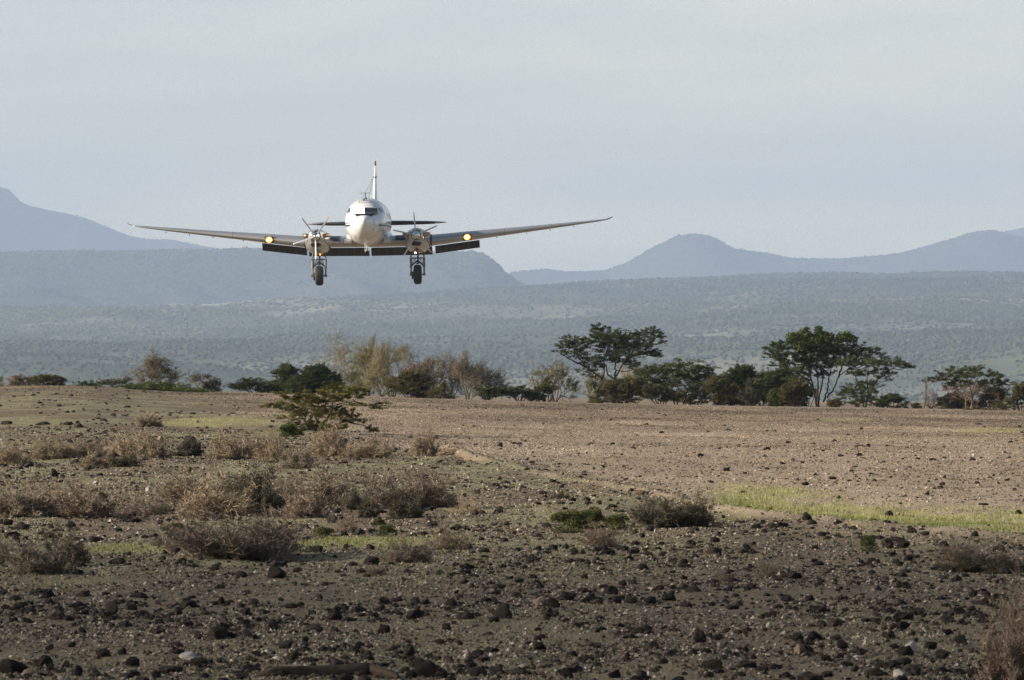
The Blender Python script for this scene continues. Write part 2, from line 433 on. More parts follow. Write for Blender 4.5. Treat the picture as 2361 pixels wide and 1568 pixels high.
# ---- far terrain: bush covered slope, mesa and mountains
def hillmat(name, dark, mid, lightc, s=.012, sb=.0016):
    m, nt, b = mat_new(name)
    tc = N(nt, 'ShaderNodeTexCoord')
    mp = N(nt, 'ShaderNodeMapping'); mp.inputs['Scale'].default_value = (1 / SC, .55 / SC, 1 / SC); Lk(nt, tc, 'Object', mp, 'Vector')
    n1 = N(nt, 'ShaderNodeTexNoise', i_Scale=s, i_Detail=6.0, i_Roughness=.65); Lk(nt, mp, 0, n1, 'Vector')
    n2 = N(nt, 'ShaderNodeTexNoise', i_Scale=sb, i_Detail=3.0); Lk(nt, mp, 0, n2, 'Vector')
    a = N(nt, 'ShaderNodeMath', operation='MULTIPLY_ADD', i_1=.6, i_2=-.3); Lk(nt, n2, 'Fac', a, 0)
    q = N(nt, 'ShaderNodeMath', operation='ADD'); Lk(nt, n1, 'Fac', q, 0); Lk(nt, a, 0, q, 1)
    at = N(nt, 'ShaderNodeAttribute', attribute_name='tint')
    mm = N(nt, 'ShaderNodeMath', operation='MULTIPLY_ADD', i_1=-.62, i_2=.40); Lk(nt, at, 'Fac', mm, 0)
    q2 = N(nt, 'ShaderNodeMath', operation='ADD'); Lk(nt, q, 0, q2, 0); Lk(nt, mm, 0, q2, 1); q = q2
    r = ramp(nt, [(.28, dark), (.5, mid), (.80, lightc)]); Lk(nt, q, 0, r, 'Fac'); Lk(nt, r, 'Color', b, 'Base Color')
    b.inputs['Roughness'].default_value = .95; b.inputs['Specular IOR Level'].default_value = .1
    return m
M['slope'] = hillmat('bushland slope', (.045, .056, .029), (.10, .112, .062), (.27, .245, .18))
M['hill'] = hillmat('hill scrub', (.03, .036, .022), (.055, .06, .036), (.10, .095, .06), .02, .0012)
SLOPE_SKY = np.array([(-9000, 780), (-800, 735), (0, 722), (300, 714), (450, 710), (700, 694), (900, 686), (1100, 669), (1300, 657), (1500, 649), (1600, 645), (1750, 638), (1950, 635), (2150, 634), (2361, 634), (3200, 628), (9000, 700)], float)
D_SL = 8300.0
def slope_z(x, d):
    px = CX + x / D_SL * F
    top = H + (CY - np.interp(px, SLOPE_SKY[:, 0], SLOPE_SKY[:, 1])) / F * D_SL
    t = np.clip((d - 3300) / (D_SL - 3300), 0, 1)
    z = -25.5 + (top + 25.5) * t ** 1.25
    env = smooth(0, .12, t) * (1 - .75 * smooth(.8, 1, t))
    z = z + env * (12.0 * fbm(x / 420 + 7 + d / 2600, d / 800, 61, 3) + 6.0 * (1 - np.abs(fbm(x / 150 + d / 1500, d / 520, 63, 3)) * 2))
    z = z + 2.0 * fbm(x / 90, d / 500, 67, 3) * smooth(.8, 1, t)
    return z - 60 * smooth(D_SL, D_SL + 1500, d)
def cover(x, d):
    """bush density of far plain and slope, dark belts standing in for cloud shadow (0 bare .. 1 closed)"""
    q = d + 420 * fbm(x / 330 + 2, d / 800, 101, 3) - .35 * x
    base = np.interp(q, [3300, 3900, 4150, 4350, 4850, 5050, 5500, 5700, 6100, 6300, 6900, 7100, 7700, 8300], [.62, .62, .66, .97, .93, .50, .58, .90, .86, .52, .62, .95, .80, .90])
    base = base - .55 * smooth(6900, 7700, d) * smooth(250, -250, x)  # thinned to paler ground at far left, standing in for low mist
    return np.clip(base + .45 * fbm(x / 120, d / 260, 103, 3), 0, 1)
def hill_obj(name, fn, xs, dsx, mat, label, zmin=-26):
    A, B = np.meshgrid(dsx, xs, indexing='ij')
    Z = fn(B, A)
    r, cN = A.shape
    i = np.arange(r - 1)[:, None] * cN; j = np.arange(cN - 1)[None, :]
    q = np.stack([i + j, i + j + 1, i + cN + j + 1, i + cN + j], -1).reshape(-1, 4)
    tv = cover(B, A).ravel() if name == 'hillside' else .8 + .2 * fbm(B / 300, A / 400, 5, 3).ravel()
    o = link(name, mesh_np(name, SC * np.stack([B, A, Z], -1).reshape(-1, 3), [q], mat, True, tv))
    return tag(o, label, 'hills', kind='structure')
xs_s = np.concatenate([np.linspace(-9000, -700, 90)[:-1], np.linspace(-700, 700, 230), np.linspace(700, 9000, 90)[1:]])
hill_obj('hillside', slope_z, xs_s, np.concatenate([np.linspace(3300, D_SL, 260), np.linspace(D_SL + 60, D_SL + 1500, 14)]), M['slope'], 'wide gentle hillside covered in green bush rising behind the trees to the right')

def ridge_fn(sky_pts, D, L1, L2, seed, gul=10.0, shape=1.5):
    sp_ = np.array(sky_pts, float)
    def fn(x, d):
        px = CX + x / D * F
        top = H + (CY - np.interp(px, sp_[:, 0], sp_[:, 1])) / F * D
        top = np.maximum(top, -27)
        tf = np.clip((d - (D - L1)) / L1, 0, 1); tb = np.clip((d - D) / L2, 0, 1)
        z = -27 + (top + 27) * tf ** shape
        z = z + gul * (fbm(x / 260 + seed, d / 420, seed, 4) + .6 * (1 - 2 * np.abs(fbm(x / 170 + d / 900, d / 1400, seed + 7, 3))) - .3) * np.sin(np.pi * np.clip(tf, 0, 1)) * np.clip((top + 27) / 90, 0, 1)
        z = z + .018 * D / 1000 * fbm(x / 40, x * 0, seed + 3, 3) * 6 * (tf > .95)
        return z - (z + 27.5) * tb ** 1.2
    return fn
def ridge(name, sky_pts, D, L1, L2, seed, label, gul=10.0, shape=1.5):
    fn = ridge_fn(sky_pts, D, L1, L2, seed, gul, shape)
    p0, p1 = sky_pts[0][0], sky_pts[-1][0]
    x0, x1 = (p0 - CX) / F * D, (p1 - CX) / F * D
    hill_obj(name, fn, np.linspace(x0, x1, 340), np.concatenate([np.linspace(D - L1, D, 70), np.linspace(D, D + L2, 20)[1:]]), M['hill'], label)
    return fn
MESA = [(-2600, 640), (-1600, 590), (-800, 578), (0, 583), (300, 581), (560, 577), (850, 582), (1000, 584), (1085, 584), (1112, 589), (1132, 601), (1150, 617), (1165, 634), (1195, 655), (1260, 690), (1350, 724), (1500, 765), (1700, 800)]
LEFTM = [(-2600, 640), (-1500, 540), (-900, 470), (-300, 425), (-60, 430), (0, 433), (20, 438), (34, 452), (50, 470), (80, 480), (120, 487), (200, 505), (250, 526), (300, 545), (340, 553), (400, 556), (450, 566), (500, 574), (700, 610), (1000, 690), (1300, 760)]
RIGHTM = [(700, 780), (1000, 700), (1150, 640), (1180, 631), (1260, 623), (1300, 628), (1390, 625), (1440, 610), (1480, 586), (1500, 574), (1540, 556), (1560, 545), (1600, 540), (1640, 546), (1665, 560), (1690, 575), (1760, 584), (1820, 598), (1900, 600), (1960, 597), (2040, 590), (2100, 581), (2160, 565), (2230, 540), (2280, 532), (2310, 537), (2361, 550), (2600, 575), (3200, 650), (4200, 760)]
FARM = [(1700, 760), (1900, 640), (2060, 588), (2130, 570), (2200, 556), (2290, 540), (2361, 526), (2600, 515), (3200, 590), (4200, 740)]
f_mesa = ridge('mesa', MESA, 10300, 1900, 1100, 71, 'long flat-topped blue ridge ending in a steep slope behind the aircraft', 34, 1.15)
f_left = ridge('mountain', LEFTM, 17000, 2400, 1500, 73, 'hazy blue mountain at the left edge sloping down to the right', 40)
f_right = ridge('mountain', RIGHTM, 14500, 2200, 1200, 75, 'hazy blue mountain with a rounded knob on the right horizon', 36)
f_far = ridge('mountain', FARM, 18800, 1200, 1200, 77, 'palest most distant mountain showing behind the right ridge at the right edge', 12)

# ---- haze
haze_m = bpy.data.materials.new('haze'); haze_m.use_nodes = True
hn = haze_m.node_tree; hn.nodes.clear()
pv = N(hn, 'ShaderNodeVolumePrincipled')
pv.inputs['Color'].default_value = (.41, .53, .745, 1)
pv.inputs['Density'].default_value = 4.4e-5
pv.inputs['Anisotropy'].default_value = 0.0
ho = N(hn, 'ShaderNodeOutputMaterial'); Lk(hn, pv, 0, ho, 'Volume')
hb_ = MB(); box(hb_, (0, 21900, 400), (74000, 47400, 934))
tag(hb_.build('haze', haze_m), 'pale blue haze filling the valley and fading the hills', 'haze', kind='stuff')

# ------------------------------------------------------------------ loose cover (uncountable)
def ico(sub):
    import bmesh
    bm = bmesh.new(); bmesh.ops.create_icosphere(bm, subdivisions=sub, radius=1)
    V = np.array([v.co[:] for v in bm.verts]); Fc = np.array([[v.index for v in f.verts] for f in bm.faces]); bm.free()
    return V, Fc
OCT = (np.array([[1, 0, 0], [-1, 0, 0], [0, 1, 0], [0, -1, 0], [0, 0, 1], [0, 0, -1]], float), np.array([[0, 2, 4], [2, 1, 4], [1, 3, 4], [3, 0, 4], [2, 0, 5], [1, 2, 5], [3, 1, 5], [0, 3, 5]]))
def scatter(base, pos, size, jit=.25, flat=.7, tint=None):
    """many irregular solids in one mesh: returns V, F, tint"""
    V0, F0 = base; n, k = len(pos), len(V0)
    th = rng.uniform(0, 2 * math.pi, n); c, s = np.cos(th), np.sin(th)
    sc = np.stack([rng.uniform(.75, 1.3, n), rng.uniform(.75, 1.3, n), flat * rng.uniform(.7, 1.3, n)], -1) * size[:, None]
    V = V0[None] * (1 + jit * rng.uniform(-1, 1, (n, k, 1))) * sc[:, None, :]
    X = V[..., 0] * c[:, None] - V[..., 1] * s[:, None]; Y = V[..., 0] * s[:, None] + V[..., 1] * c[:, None]
    V = np.stack([X, Y, V[..., 2]], -1) + pos[:, None, :]
    Fc = (F0[None] + (np.arange(n) * k)[:, None, None]).reshape(-1, F0.shape[1])
    t = np.repeat(tint if tint is not None else rng.uniform(0, 1, n), k)
    return V.reshape(-1, 3), Fc, t
def rand_ground(n, d0, d1, um=.072, power=1.0):
    d = np.sqrt(rng.uniform(d0 ** 2, d1 ** 2, n)) if power == 1.0 else np.exp(rng.uniform(math.log(d0), math.log(d1), n))
    x = rng.uniform(-1, 1, n) * (um * d + 2.5)
    return x, d
# gravel on the strip
x, d = rand_ground(640000, 88, 436)
z = gz(x, d); w = zones(x, d, z)
keep = (rng.uniform(0, 1, len(x)) < w[:, 0] * (1 - .9 * w[:, 2]) * (.75 + .5 * vnoise(x / 3, d / 14, 3))) | (rng.uniform(0, 1, len(x)) < .6 * w[:, 3] * (w[:, 0] < .5))
x, d, z = x[keep], d[keep], z[keep]
sz = np.exp(rng.normal(math.log(.0105), .36, len(x))) * (1 + d / 900)
Vv, Fv, Tv = scatter(OCT, np.stack([x, d, z + sz * .2], -1), sz, .25, .75, np.clip(rng.beta(1.6, 2.2, len(x)) + .36 * fbm(x / 5, d / 22, 111, 3) - .14 * smooth(260, 390, d), 0, 1))
tag(link('gravel', mesh_np('gravel', Vv, [Fv], M['pebble'], False, Tv)), 'fine pinkish grey gravel covering the cleared strip behind the shrubs', 'gravel', kind='stuff')
n_gravel = len(x)
# loose stones on the soil
x, d = rand_ground(42000, 50, 250, power=0)
z = gz(x, d); w = zones(x, d, z)
cl = fbm(x / 1.6, d / 6, 81, 3)
keep = rng.uniform(0, 1, len(x)) < np.clip(.45 + 1.9 * cl, .05, 1) * (1 - .93 * w[:, 2]) * (1 - .75 * w[:, 0])
x, d, z = x[keep], d[keep], z[keep]
sz = np.exp(rng.normal(math.log(.017), .55, len(x))); sz = np.clip(sz, .008, .075)
tv = np.clip(rng.beta(1.2, 2.6, len(x)), 0, 1); tv = np.where(sz > .04, tv * .6, tv)
Vv, Fv, Tv = scatter(ico(2), np.stack([x, d, z + sz * .3], -1), sz, .32, .7, tv)
xa, da = rand_ground(470000, 50, 240, power=0)
za_ = gz(xa, da); w = zones(xa, da, za_)
keep = rng.uniform(0, 1, len(xa)) < np.clip(.6 + .9 * fbm(xa / 1.1, da / 4, 83, 3), .1, 1) * (1 - .9 * w[:, 2]) * (1 - .8 * w[:, 0])
xa, da, za_ = xa[keep], da[keep], za_[keep]
sa = np.clip(np.exp(rng.normal(math.log(.0085), .4, len(xa))), .004, .022) * (1 + da / 300)
V0_, F0_, T0_ = scatter(OCT, np.stack([xa, da, za_ + sa * .25], -1), sa, .25, .75, np.clip(rng.normal(.64, .20, len(xa)), 0, 1))
V3, F3, T3 = np.concatenate([Vv, V0_]), np.concatenate([Fv, F0_ + len(Vv)]), np.concatenate([Tv, T0_])
x, d = rand_ground(9500, 52, 420, power=0)
z = gz(x, d); w = zones(x, d, z); cl = fbm(x / 2.4, d / 9, 85, 3)
keep = rng.uniform(0, 1, len(x)) < np.clip(.35 + 2.4 * cl, .02, 1) * (1 - .95 * w[:, 2]) * (1 - .80 * w[:, 0])
x, d, z = x[keep], d[keep], z[keep]
sz = np.clip(np.exp(rng.normal(math.log(.034), .42, len(x))), .02, .10) * np.interp(d, [52, 90, 200, 420], [.85, .9, 1.1, 1.35])
V2, F2, T2 = scatter(ico(2), np.stack([x, d, z + sz * .25], -1), sz, .30, .62, np.clip(rng.beta(1.0, 4.0, len(x)), 0, 1))
Vv, Fv, Tv = np.concatenate([V3, V2]), np.concatenate([F3, F2 + len(V3)]), np.concatenate([T3, T2])
tag(link('loose_stones', mesh_np('loose_stones', Vv, [Fv], M['stone_mix'], False, Tv)), 'small loose stones and lava chips littering the soil', 'stones', kind='stuff')
# grass and herbs
def blades(x, d, z, h, wd, tint, lean=.45):
    n = len(x)
    th = rng.uniform(0, 2 * math.pi, n); ln = rng.uniform(0, lean, n) * h; la = rng.uniform(0, 2 * math.pi, n)
    a = np.stack([x - wd * np.cos(th), d - wd * np.sin(th), z - .01], -1); b_ = np.stack([x + wd * np.cos(th), d + wd * np.sin(th), z - .01], -1)
    t = np.stack([x + ln * np.cos(la), d + ln * np.sin(la), z + h], -1)
    V = np.stack([a, b_, t], 1).reshape(-1, 3)
    T = np.stack([tint * .75, tint * .75, np.minimum(tint * 1.0 + .28, 1)], 1).ravel()
    return V, np.arange(3 * n).reshape(-1, 3), T
x, d = rand_ground(2200000, 95, 425)
px = CX + x / d * F
z = gz(x, d); w = zones(x, d, z)
keep = rng.uniform(0, 1, len(x)) < w[:, 2] ** 1.05 * np.clip(.45 + 1.1 * vnoise(x / .45, d / 2.4, 49), 0, 1) * np.interp(d, [95, 140, 200, 400], [1, 1, .6, .35])
x, d, z = x[keep], d[keep], z[keep]; w2 = w[keep, 2]
hh = rng.uniform(.012, .055, len(x)) * (.3 + .8 * w2) * (.6 + .8 * vnoise(x / .5, d / 2.2, 48))
db = np.interp(CX + x / d * F, BERM[:, 0], BERM_D)
tt = np.clip(rng.normal(.24, .14, len(x)) + .48 * smooth(3, 16, d - db) * ((CX + x / d * F) > 1560), 0, 1)
tt = np.where((CX + x / d * F) < 1560, np.clip(rng.normal(.36, .18, len(x)) + .55 * smooth(130, 170, d), 0, 1), tt)
Vv, Fv, Tv = blades(x, d, z, hh, .006 + .00002 * d, tt)
tag(link('grass', mesh_np('grass', Vv, [Fv], M['grass'], False, Tv)), 'bright yellow-green grass growing in strips beside the gravel', 'grass', kind='stuff')
n_grass = len(x)
x, d = rand_ground(560000, 52, 300, power=0)
z = gz(x, d); w = zones(x, d, z)
keep = rng.uniform(0, 1, len(x)) < w[:, 1] * (1 - w[:, 0]) * .85
x, d, z = x[keep], d[keep], z[keep]
Vv, Fv, Tv = blades(x, d, z, rng.uniform(.006, .026, len(x)), .009, np.clip(rng.normal(.4, .2, len(x)), 0, 1), 1.2)
tag(link('ground_cover', mesh_np('ground_cover', Vv, [Fv], M['herb'], False, Tv)), 'grey-green film of tiny herbs between the dark stones', 'ground cover', kind='stuff')
n_herb = len(x)
# bush on the far slopes
px_ = []
n = 105000
d = np.sqrt(rng.uniform(3350 ** 2, D_SL ** 2, n)); x = rng.uniform(-.080, .080, n) * d
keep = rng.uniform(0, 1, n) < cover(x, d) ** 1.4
x, d = x[keep], d[keep]; z = slope_z(x, d)
s1 = rng.uniform(1.2, 3.0, len(x)) * np.interp(d, [3300, 8300], [.85, 1.15])
P1 = np.stack([x, d, z + s1 * .2], -1); S = s1; TT = np.clip(.35 + .55 * fbm(x / 300, d / 500, 95, 3) + rng.normal(0, .16, len(x)), 0, 1)
for fn, D, L1, m_, p0, p1 in ((f_mesa, 10300, 1900, 16000, -300, 1300), (f_left, 17000, 2400, 6000, -300, 900), (f_right, 14500, 2200, 12000, 1000, 2700), (f_far, 18800, 1200, 1500, 1900, 2700)):
    xx = (rng.uniform(p0, p1, m_) - CX) / F * D; t = rng.uniform(0, 1, m_) ** .6
    t[: m_ // 4] = 1 - rng.uniform(0, .04, m_ // 4)
    dd = D - L1 * (1 - t); zz = fn(xx, dd); ok = zz > -20
    s2 = rng.uniform(1.8, 4.2, ok.sum())
    P1 = np.concatenate([P1, np.stack([xx[ok], dd[ok], zz[ok] + s2 * .2], -1)]); S = np.concatenate([S, s2]); TT = np.concatenate([TT, rng.uniform(.1, .7, ok.sum())])
P1 = P1 * SC; S = S * 1.05
off = rng.normal(0, .7, (len(P1), 3)) * S[:, None] * np.array([1, 1, .25])
Vv, Fv, Tv = scatter(ico(1), P1, S, .35, .75, TT)
V2, F2, T2 = scatter(ico(1), P1 + off, S * .7, .35, .8, np.clip(TT + .12, 0, 1))
tag(link('bushland', mesh_np('bushland', np.concatenate([Vv, V2]), [np.concatenate([Fv, F2 + len(Vv)])], M['bush_far'], False, np.concatenate([Tv, T2]))), 'countless small green bushes covering the distant slopes', 'bushland', kind='stuff')
print('counts', n_gravel, n_grass, n_herb, len(P1))
# ------------------------------------------------------------------ aircraft
YAW, ROLL = R(1.3), R(0.75)
PD = F / 38.66
Z1 = 2.851
def L(X, Y, y=0.0):
    """aircraft-local x,z of an enlarged-crop pixel for a feature y metres behind the wing"""
    k = (PD + y) / PD
    xw = (2592 + (X - 2592) * k - 990) / 187.6; zw = (1050 - (2094 + (Y - 2094) * k)) / 187.6
    return xw - y * math.sin(YAW), zw - xw * math.sin(ROLL)
def paint(name, col, rough=.35, metal=0.0, dirt=.5, coat=.3):
    m, nt, b = mat_new(name)
    tc = N(nt, 'ShaderNodeTexCoord')
    n1 = N(nt, 'ShaderNodeTexNoise', i_Scale=1.3, i_Detail=6.0, i_Roughness=.7); Lk(nt, tc, 'Object', n1, 'Vector')
    mp = N(nt, 'ShaderNodeMapping'); mp.inputs['Scale'].default_value = (9, .5, 9); Lk(nt, tc, 'Object', mp, 'Vector')
    n2 = N(nt, 'ShaderNodeTexNoise', i_Scale=1.0, i_Detail=4.0); Lk(nt, mp, 0, n2, 'Vector')
    r = ramp(nt, [(.35, tuple(c * (1 - dirt) for c in col)), (.58, col)])
    ad = N(nt, 'ShaderNodeMath', operation='MULTIPLY_ADD', i_1=.55, i_2=.25); Lk(nt, n1, 'Fac', ad, 0)
    a2 = N(nt, 'ShaderNodeMath', operation='MULTIPLY_ADD', i_1=.35); Lk(nt, n2, 'Fac', a2, 0); Lk(nt, ad, 0, a2, 2)
    Lk(nt, a2, 0, r, 'Fac'); Lk(nt, r, 'Color', b, 'Base Color')
    b.inputs['Roughness'].default_value = rough; b.inputs['Metallic'].default_value = metal
    b.inputs['Coat Weight'].default_value = coat; b.inputs['Coat Roughness'].default_value = .15
    return m
M['white'] = paint('white aircraft paint', (.72, .72, .71), .22, 0, .2, .7)
M['wingpaint'] = paint('grey wing paint', (.34, .34, .345), .28, .45, .3)
M['cowl'] = paint('cowl paint', (.46, .46, .46), .2, .65, .35)
M['steel'] = paint('polished steel', (.75, .76, .78), .16, 1.0, .1, 0)
M['exhaust'] = paint('heat stained exhaust', (.36, .23, .13), .35, .9, .4, 0)
M['black'] = simple('matt black', (.012, .012, .014), .6, var=.3)
M['boot'] = simple('rubber boot', (.014, .016, .022), .55, var=.25)
M['panel'] = simple('dark blue panel', (.030, .036, .050), .45, var=.25)
M['flap'] = simple('flap underside', (.022, .020, .022), .6, var=.35, scale=2)
M['strut'] = simple('grey strut paint', (.15, .14, .12), .45, .3, var=.35, scale=6)
M['darkstrut'] = simple('oily dark metal', (.05, .046, .04), .5, .3, var=.35, scale=6)
M['tyre'] = simple('tyre rubber', (.022, .021, .021), .75, var=.3, scale=9)
M['seam'] = simple('panel line', (.17, .165, .16), .6, var=.2)
M['stripe'] = simple('dark stripe', (.025, .022, .03), .4, var=.2)
m, nt, b = mat_new('cockpit glass'); b.inputs['Base Color'].default_value = (.008, .014, .026, 1); b.inputs['Roughness'].default_value = .10; b.inputs['Coat Weight'].default_value = 1.0; b.inputs['Coat Roughness'].default_value = .30
tc = N(nt, 'ShaderNodeTexCoord'); n1 = N(nt, 'ShaderNodeTexNoise', i_Scale=3.0); Lk(nt, tc, 'Object', n1, 'Vector')
r = ramp(nt, [(.3, (.006, .010, .018)), (.7, (.014, .022, .036))]); Lk(nt, n1, 'Fac', r, 'Fac'); Lk(nt, r, 'Color', b, 'Base Color'); M['glass'] = m
def emit(name, col, s):
    m, nt, b = mat_new(name)
    b.inputs['Base Color'].default_value = (*col, 1)
    tc = N(nt, 'ShaderNodeTexCoord'); n1 = N(nt, 'ShaderNodeTexNoise', i_Scale=20.0); Lk(nt, tc, 'Object', n1, 'Vector')
    q = N(nt, 'ShaderNodeMath', operation='MULTIPLY_ADD', i_1=s * .4, i_2=s * .8); Lk(nt, n1, 'Fac', q, 0)
    b.inputs['Emission Color'].default_value = (*col, 1); Lk(nt, q, 0, b, 'Emission Strength'); return m
M['lamp_core'] = emit('lit landing lamp', (1, .70, .26), 8)
M['lamp_glow'] = emit('orange lamp glow', (1, .28, .01), 1.7)

root = empty('propeller_airliner', P((1100 + 990 / Z1) * 0 + (1100 + 990 / Z1) / 1.70224, (600 + 1050 / Z1) / 1.70224, PD), 'white twin-engine propeller airliner coming in low with wheels and flaps down and wing lights lit', 'aircraft')
root.rotation_euler = (0, -ROLL, -YAW)

ST = np.array([(-7.26, .02, 1.43, 1.37, 1.40), (-7.2, .17, 1.56, 1.22, 1.38), (-7.03, .36, 1.69, 1.02, 1.36), (-6.7, .61, 1.83, .74, 1.34), (-6.2, .84, 1.92, .50, 1.32), (-5.7, 1.0, 1.97, .32, 1.32),
               (-5.42, 1.06, 2.0, .26, 1.34), (-5.2, 1.10, 2.16, .20, 1.36), (-4.95, 1.14, 2.36, .16, 1.38), (-4.6, 1.18, 2.54, .12, 1.40), (-4.0, 1.22, 2.72, .08, 1.42), (-3.0, 1.25, 2.84, .04, 1.45), (-1.5, 1.26, 2.88, .02, 1.45),
               (2, 1.26, 2.88, .02, 1.45), (5, 1.2, 2.82, .15, 1.5), (8, .95, 2.65, .6, 1.6), (10.5, .6, 2.4, 1.05, 1.7), (12.5, .25, 2.05, 1.45, 1.75), (13.1, .03, 1.85, 1.7, 1.78)])
def stn(y): return [np.interp(y, ST[:, 0], ST[:, k]) for k in (1, 2, 3, 4)]
EXP = 2.15
def ring(y, m=56):
    w, zt, zb, c0 = stn(y); th = np.arange(m) * 2 * math.pi / m
    cs, sn = np.cos(th), np.sin(th)
    x = w * np.sign(cs) * np.abs(cs) ** (2 / EXP)
    h = np.where(sn > 0, zt - c0, c0 - zb)
    return np.stack([x, np.full(m, y), c0 + h * np.sign(sn) * np.abs(sn) ** (2 / EXP)], -1)
def front_y(x, z):
    """forward-most y where the fuselage skin covers (x, z)"""
    ys = np.linspace(-7.26, 0, 700)
    for y in ys:
        w, zt, zb, c0 = stn(y); h = (zt - c0) if z > c0 else (c0 - zb)
        if (abs(x) / w) ** EXP + (abs(z - c0) / h) ** EXP <= 1: return y
    return 0.0
def side_x(y, z):
    w, zt, zb, c0 = stn(y); h = (zt - c0) if z > c0 else (c0 - zb)
    return w * max(0, 1 - (abs(z - c0) / h) ** EXP) ** (1 / EXP)
mb = MB()
ys = np.concatenate([np.linspace(-7.26, -5.9, 16), np.linspace(-5.8, -4, 22), np.linspace(-3.7, 13.1, 40)])
loft(mb, [ring(y) for y in ys])
fus = mb.build('fuselage', M['white'], root, True)

def zq(X, Y, y): return L((1320 + X / 7.128 - 1100) * Z1, (720 + Y / 7.128 - 600) * Z1, y)   # second crop -> local
def flatpane(name, corners, yg, mat, parent, fwd=.03, n=(2, 2)):
    c = [zq(X, Y, yg) for X, Y in corners]                   # tl tr br bl
    c = [np.array([x, front_y(x, z) - fwd, z]) for x, z in c]
    r, k = n; gr = np.zeros((r, k, 3))
    for a in range(r):
        for e in range(k):
            s, t = e / (k - 1), a / (r - 1)
            gr[a, e] = (c[0] * (1 - s) + c[1] * s) * (1 - t) + (c[3] * (1 - s) + c[2] * s) * t
    q = MB(); plate(q, gr, (0, .16, 0)); return q.build(name, mat, parent)
def curvepatch(name, top, bot, yg, mat, parent, rows=5, cols=14, fwd=.012):
    """patch lying on the nose skin between two polylines given in crop pixels"""
    t = np.linspace(0, 1, cols)
    def rs(pl):
        pl = np.array(pl, float); s = np.linspace(0, 1, len(pl)); return np.stack([np.interp(t, s, pl[:, 0]), np.interp(t, s, pl[:, 1])], -1)
    A, B_ = rs(top), rs(bot); gr = np.zeros((rows, cols, 3))
    for a in range(rows):
        q = A * (1 - a / (rows - 1)) + B_ * a / (rows - 1)
        for e in range(cols):
            x, z = zq(*q[e], yg); gr[a, e] = (x, front_y(x, z) - fwd, z)
    q = MB(); plate(q, gr, (0, .03, 0)); return q.build(name, mat, parent)
# windscreen: two flat panes meeting in a vee, each in a white frame a little behind it
def vpane(name, corners, s, mat, parent, y0, thick):
    c = [zq(X, Y, -5.2) for X, Y in corners]
    rel = lambda x, z: (s * (x - s * .06) * .60 + (z - 1.97) * .20) / .774
    gr = np.array([[(x, y0 + rel(x, z), z) for x, z in (c[0], c[1])], [(x, y0 + rel(x, z), z) for x, z in (c[3], c[2])]])
    q = MB(); plate(q, gr, (0, thick, 0)); return q.build(name, mat, parent), min(front_y(x, z) - rel(x, z) for x, z in c)
for s, fc, pc in ((-1, [(436, 680), (812, 676), (812, 834), (426, 834)], [(455, 695), (797, 691), (800, 826), (448, 826)]), (1, [(812, 676), (1180, 680), (1196, 834), (812, 834)], [(824, 687), (1166, 691), (1184, 824), (824, 824)])):
    fo, y0 = vpane('windscreen_frame', fc, s, M['white'], fus, 0.0, .6)
    fo.location.y = y0
    po, _ = vpane('windscreen_pane', pc, s, M['glass'], fus, y0 - .015, .02)
curvepatch('glare_shield', [(525, 852), (640, 838), (812, 836), (1000, 838), (1112, 840)], [(600, 938), (690, 902), (812, 888), (930, 902), (1008, 935)], -5.8, M['black'], fus, fwd=.05)
for s in (-1, 1):                                              # cockpit side windows
    gr = np.array([[[s * (side_x(y, z) + .012), y, z] for y in np.linspace(-4.95, -4.05, 5)] for z in (2.26, 2.10, 1.96)])
    q = MB(); plate(q, gr, (-s * .03, 0, 0)); q.build('side_window', M['glass'], fus)
    for k in range(7):                                          # cabin windows
        y0 = -2.9 + k * 1.05
        gr = np.array([[[s * (side_x(y, z) + .010), y, z] for y in (y0, y0 + .2, y0 + .42)] for z in (2.0, 1.82, 1.62)])
        q = MB(); plate(q, gr, (-s * .03, 0, 0)); q.build('cabin_window', M['glass'], fus)
    for z0, z1 in ((1.14, 1.24), (1.30, 1.335)):                # cheat lines
        yy = np.linspace(-6.15, 9.5, 60)
        gr = np.array([[[s * (side_x(y, z) + .007), y, z] for y in yy] for z in (z1, z0)])
        q = MB(); plate(q, gr, (-s * .02, 0, 0)); q.build('side_stripe', M['stripe'], fus)
# roof hatch outline and skin seams as thin raised strips
def seam(pts, w=.012):
    q = MB(); tube(q, pts, w, 4); q.build('skin_seam', M['seam'], fus)
hz = [(662, 490), (972, 488), (962, 552), (665, 550), (662, 490)]
pts = []
for a, b_ in zip(hz[:-1], hz[1:]):
    for t in np.linspace(0, 1, 6):
        x, z = zq(a[0] + (b_[0] - a[0]) * t, a[1] + (b_[1] - a[1]) * t, -4); pts.append((x, front_y(x, z), z))
seam(pts, .016)
for y in (-5.9, -4.2, -2.2, 1.0, 4.0, 7.0):
    rr = ring(y, 72); seam(np.concatenate([rr, rr[:1]]), .007)
for X0, Y0, X1, Y1 in ((555, 1445, 525, 1560), (1085, 1430, 1170, 1560), (1075, 1010, 1090, 1200)):
    pts = []
    for t in np.linspace(0, 1, 8):
        x, z = zq(X0 + (X1 - X0) * t, Y0 + (Y1 - Y0) * t, -6); pts.append((x, front_y(x, z), z))
    seam(pts, .012)
for X, Y in ((563, 1302), (1040, 1290)):                       # small vents on the nose
    x, z = zq(X, Y, -6.3); q = MB(); tube(q, [(x, front_y(x, z) - .02, z), (x, front_y(x, z) + .1, z)], .035, 10); q.build('nose_vent', M['black'], fus)
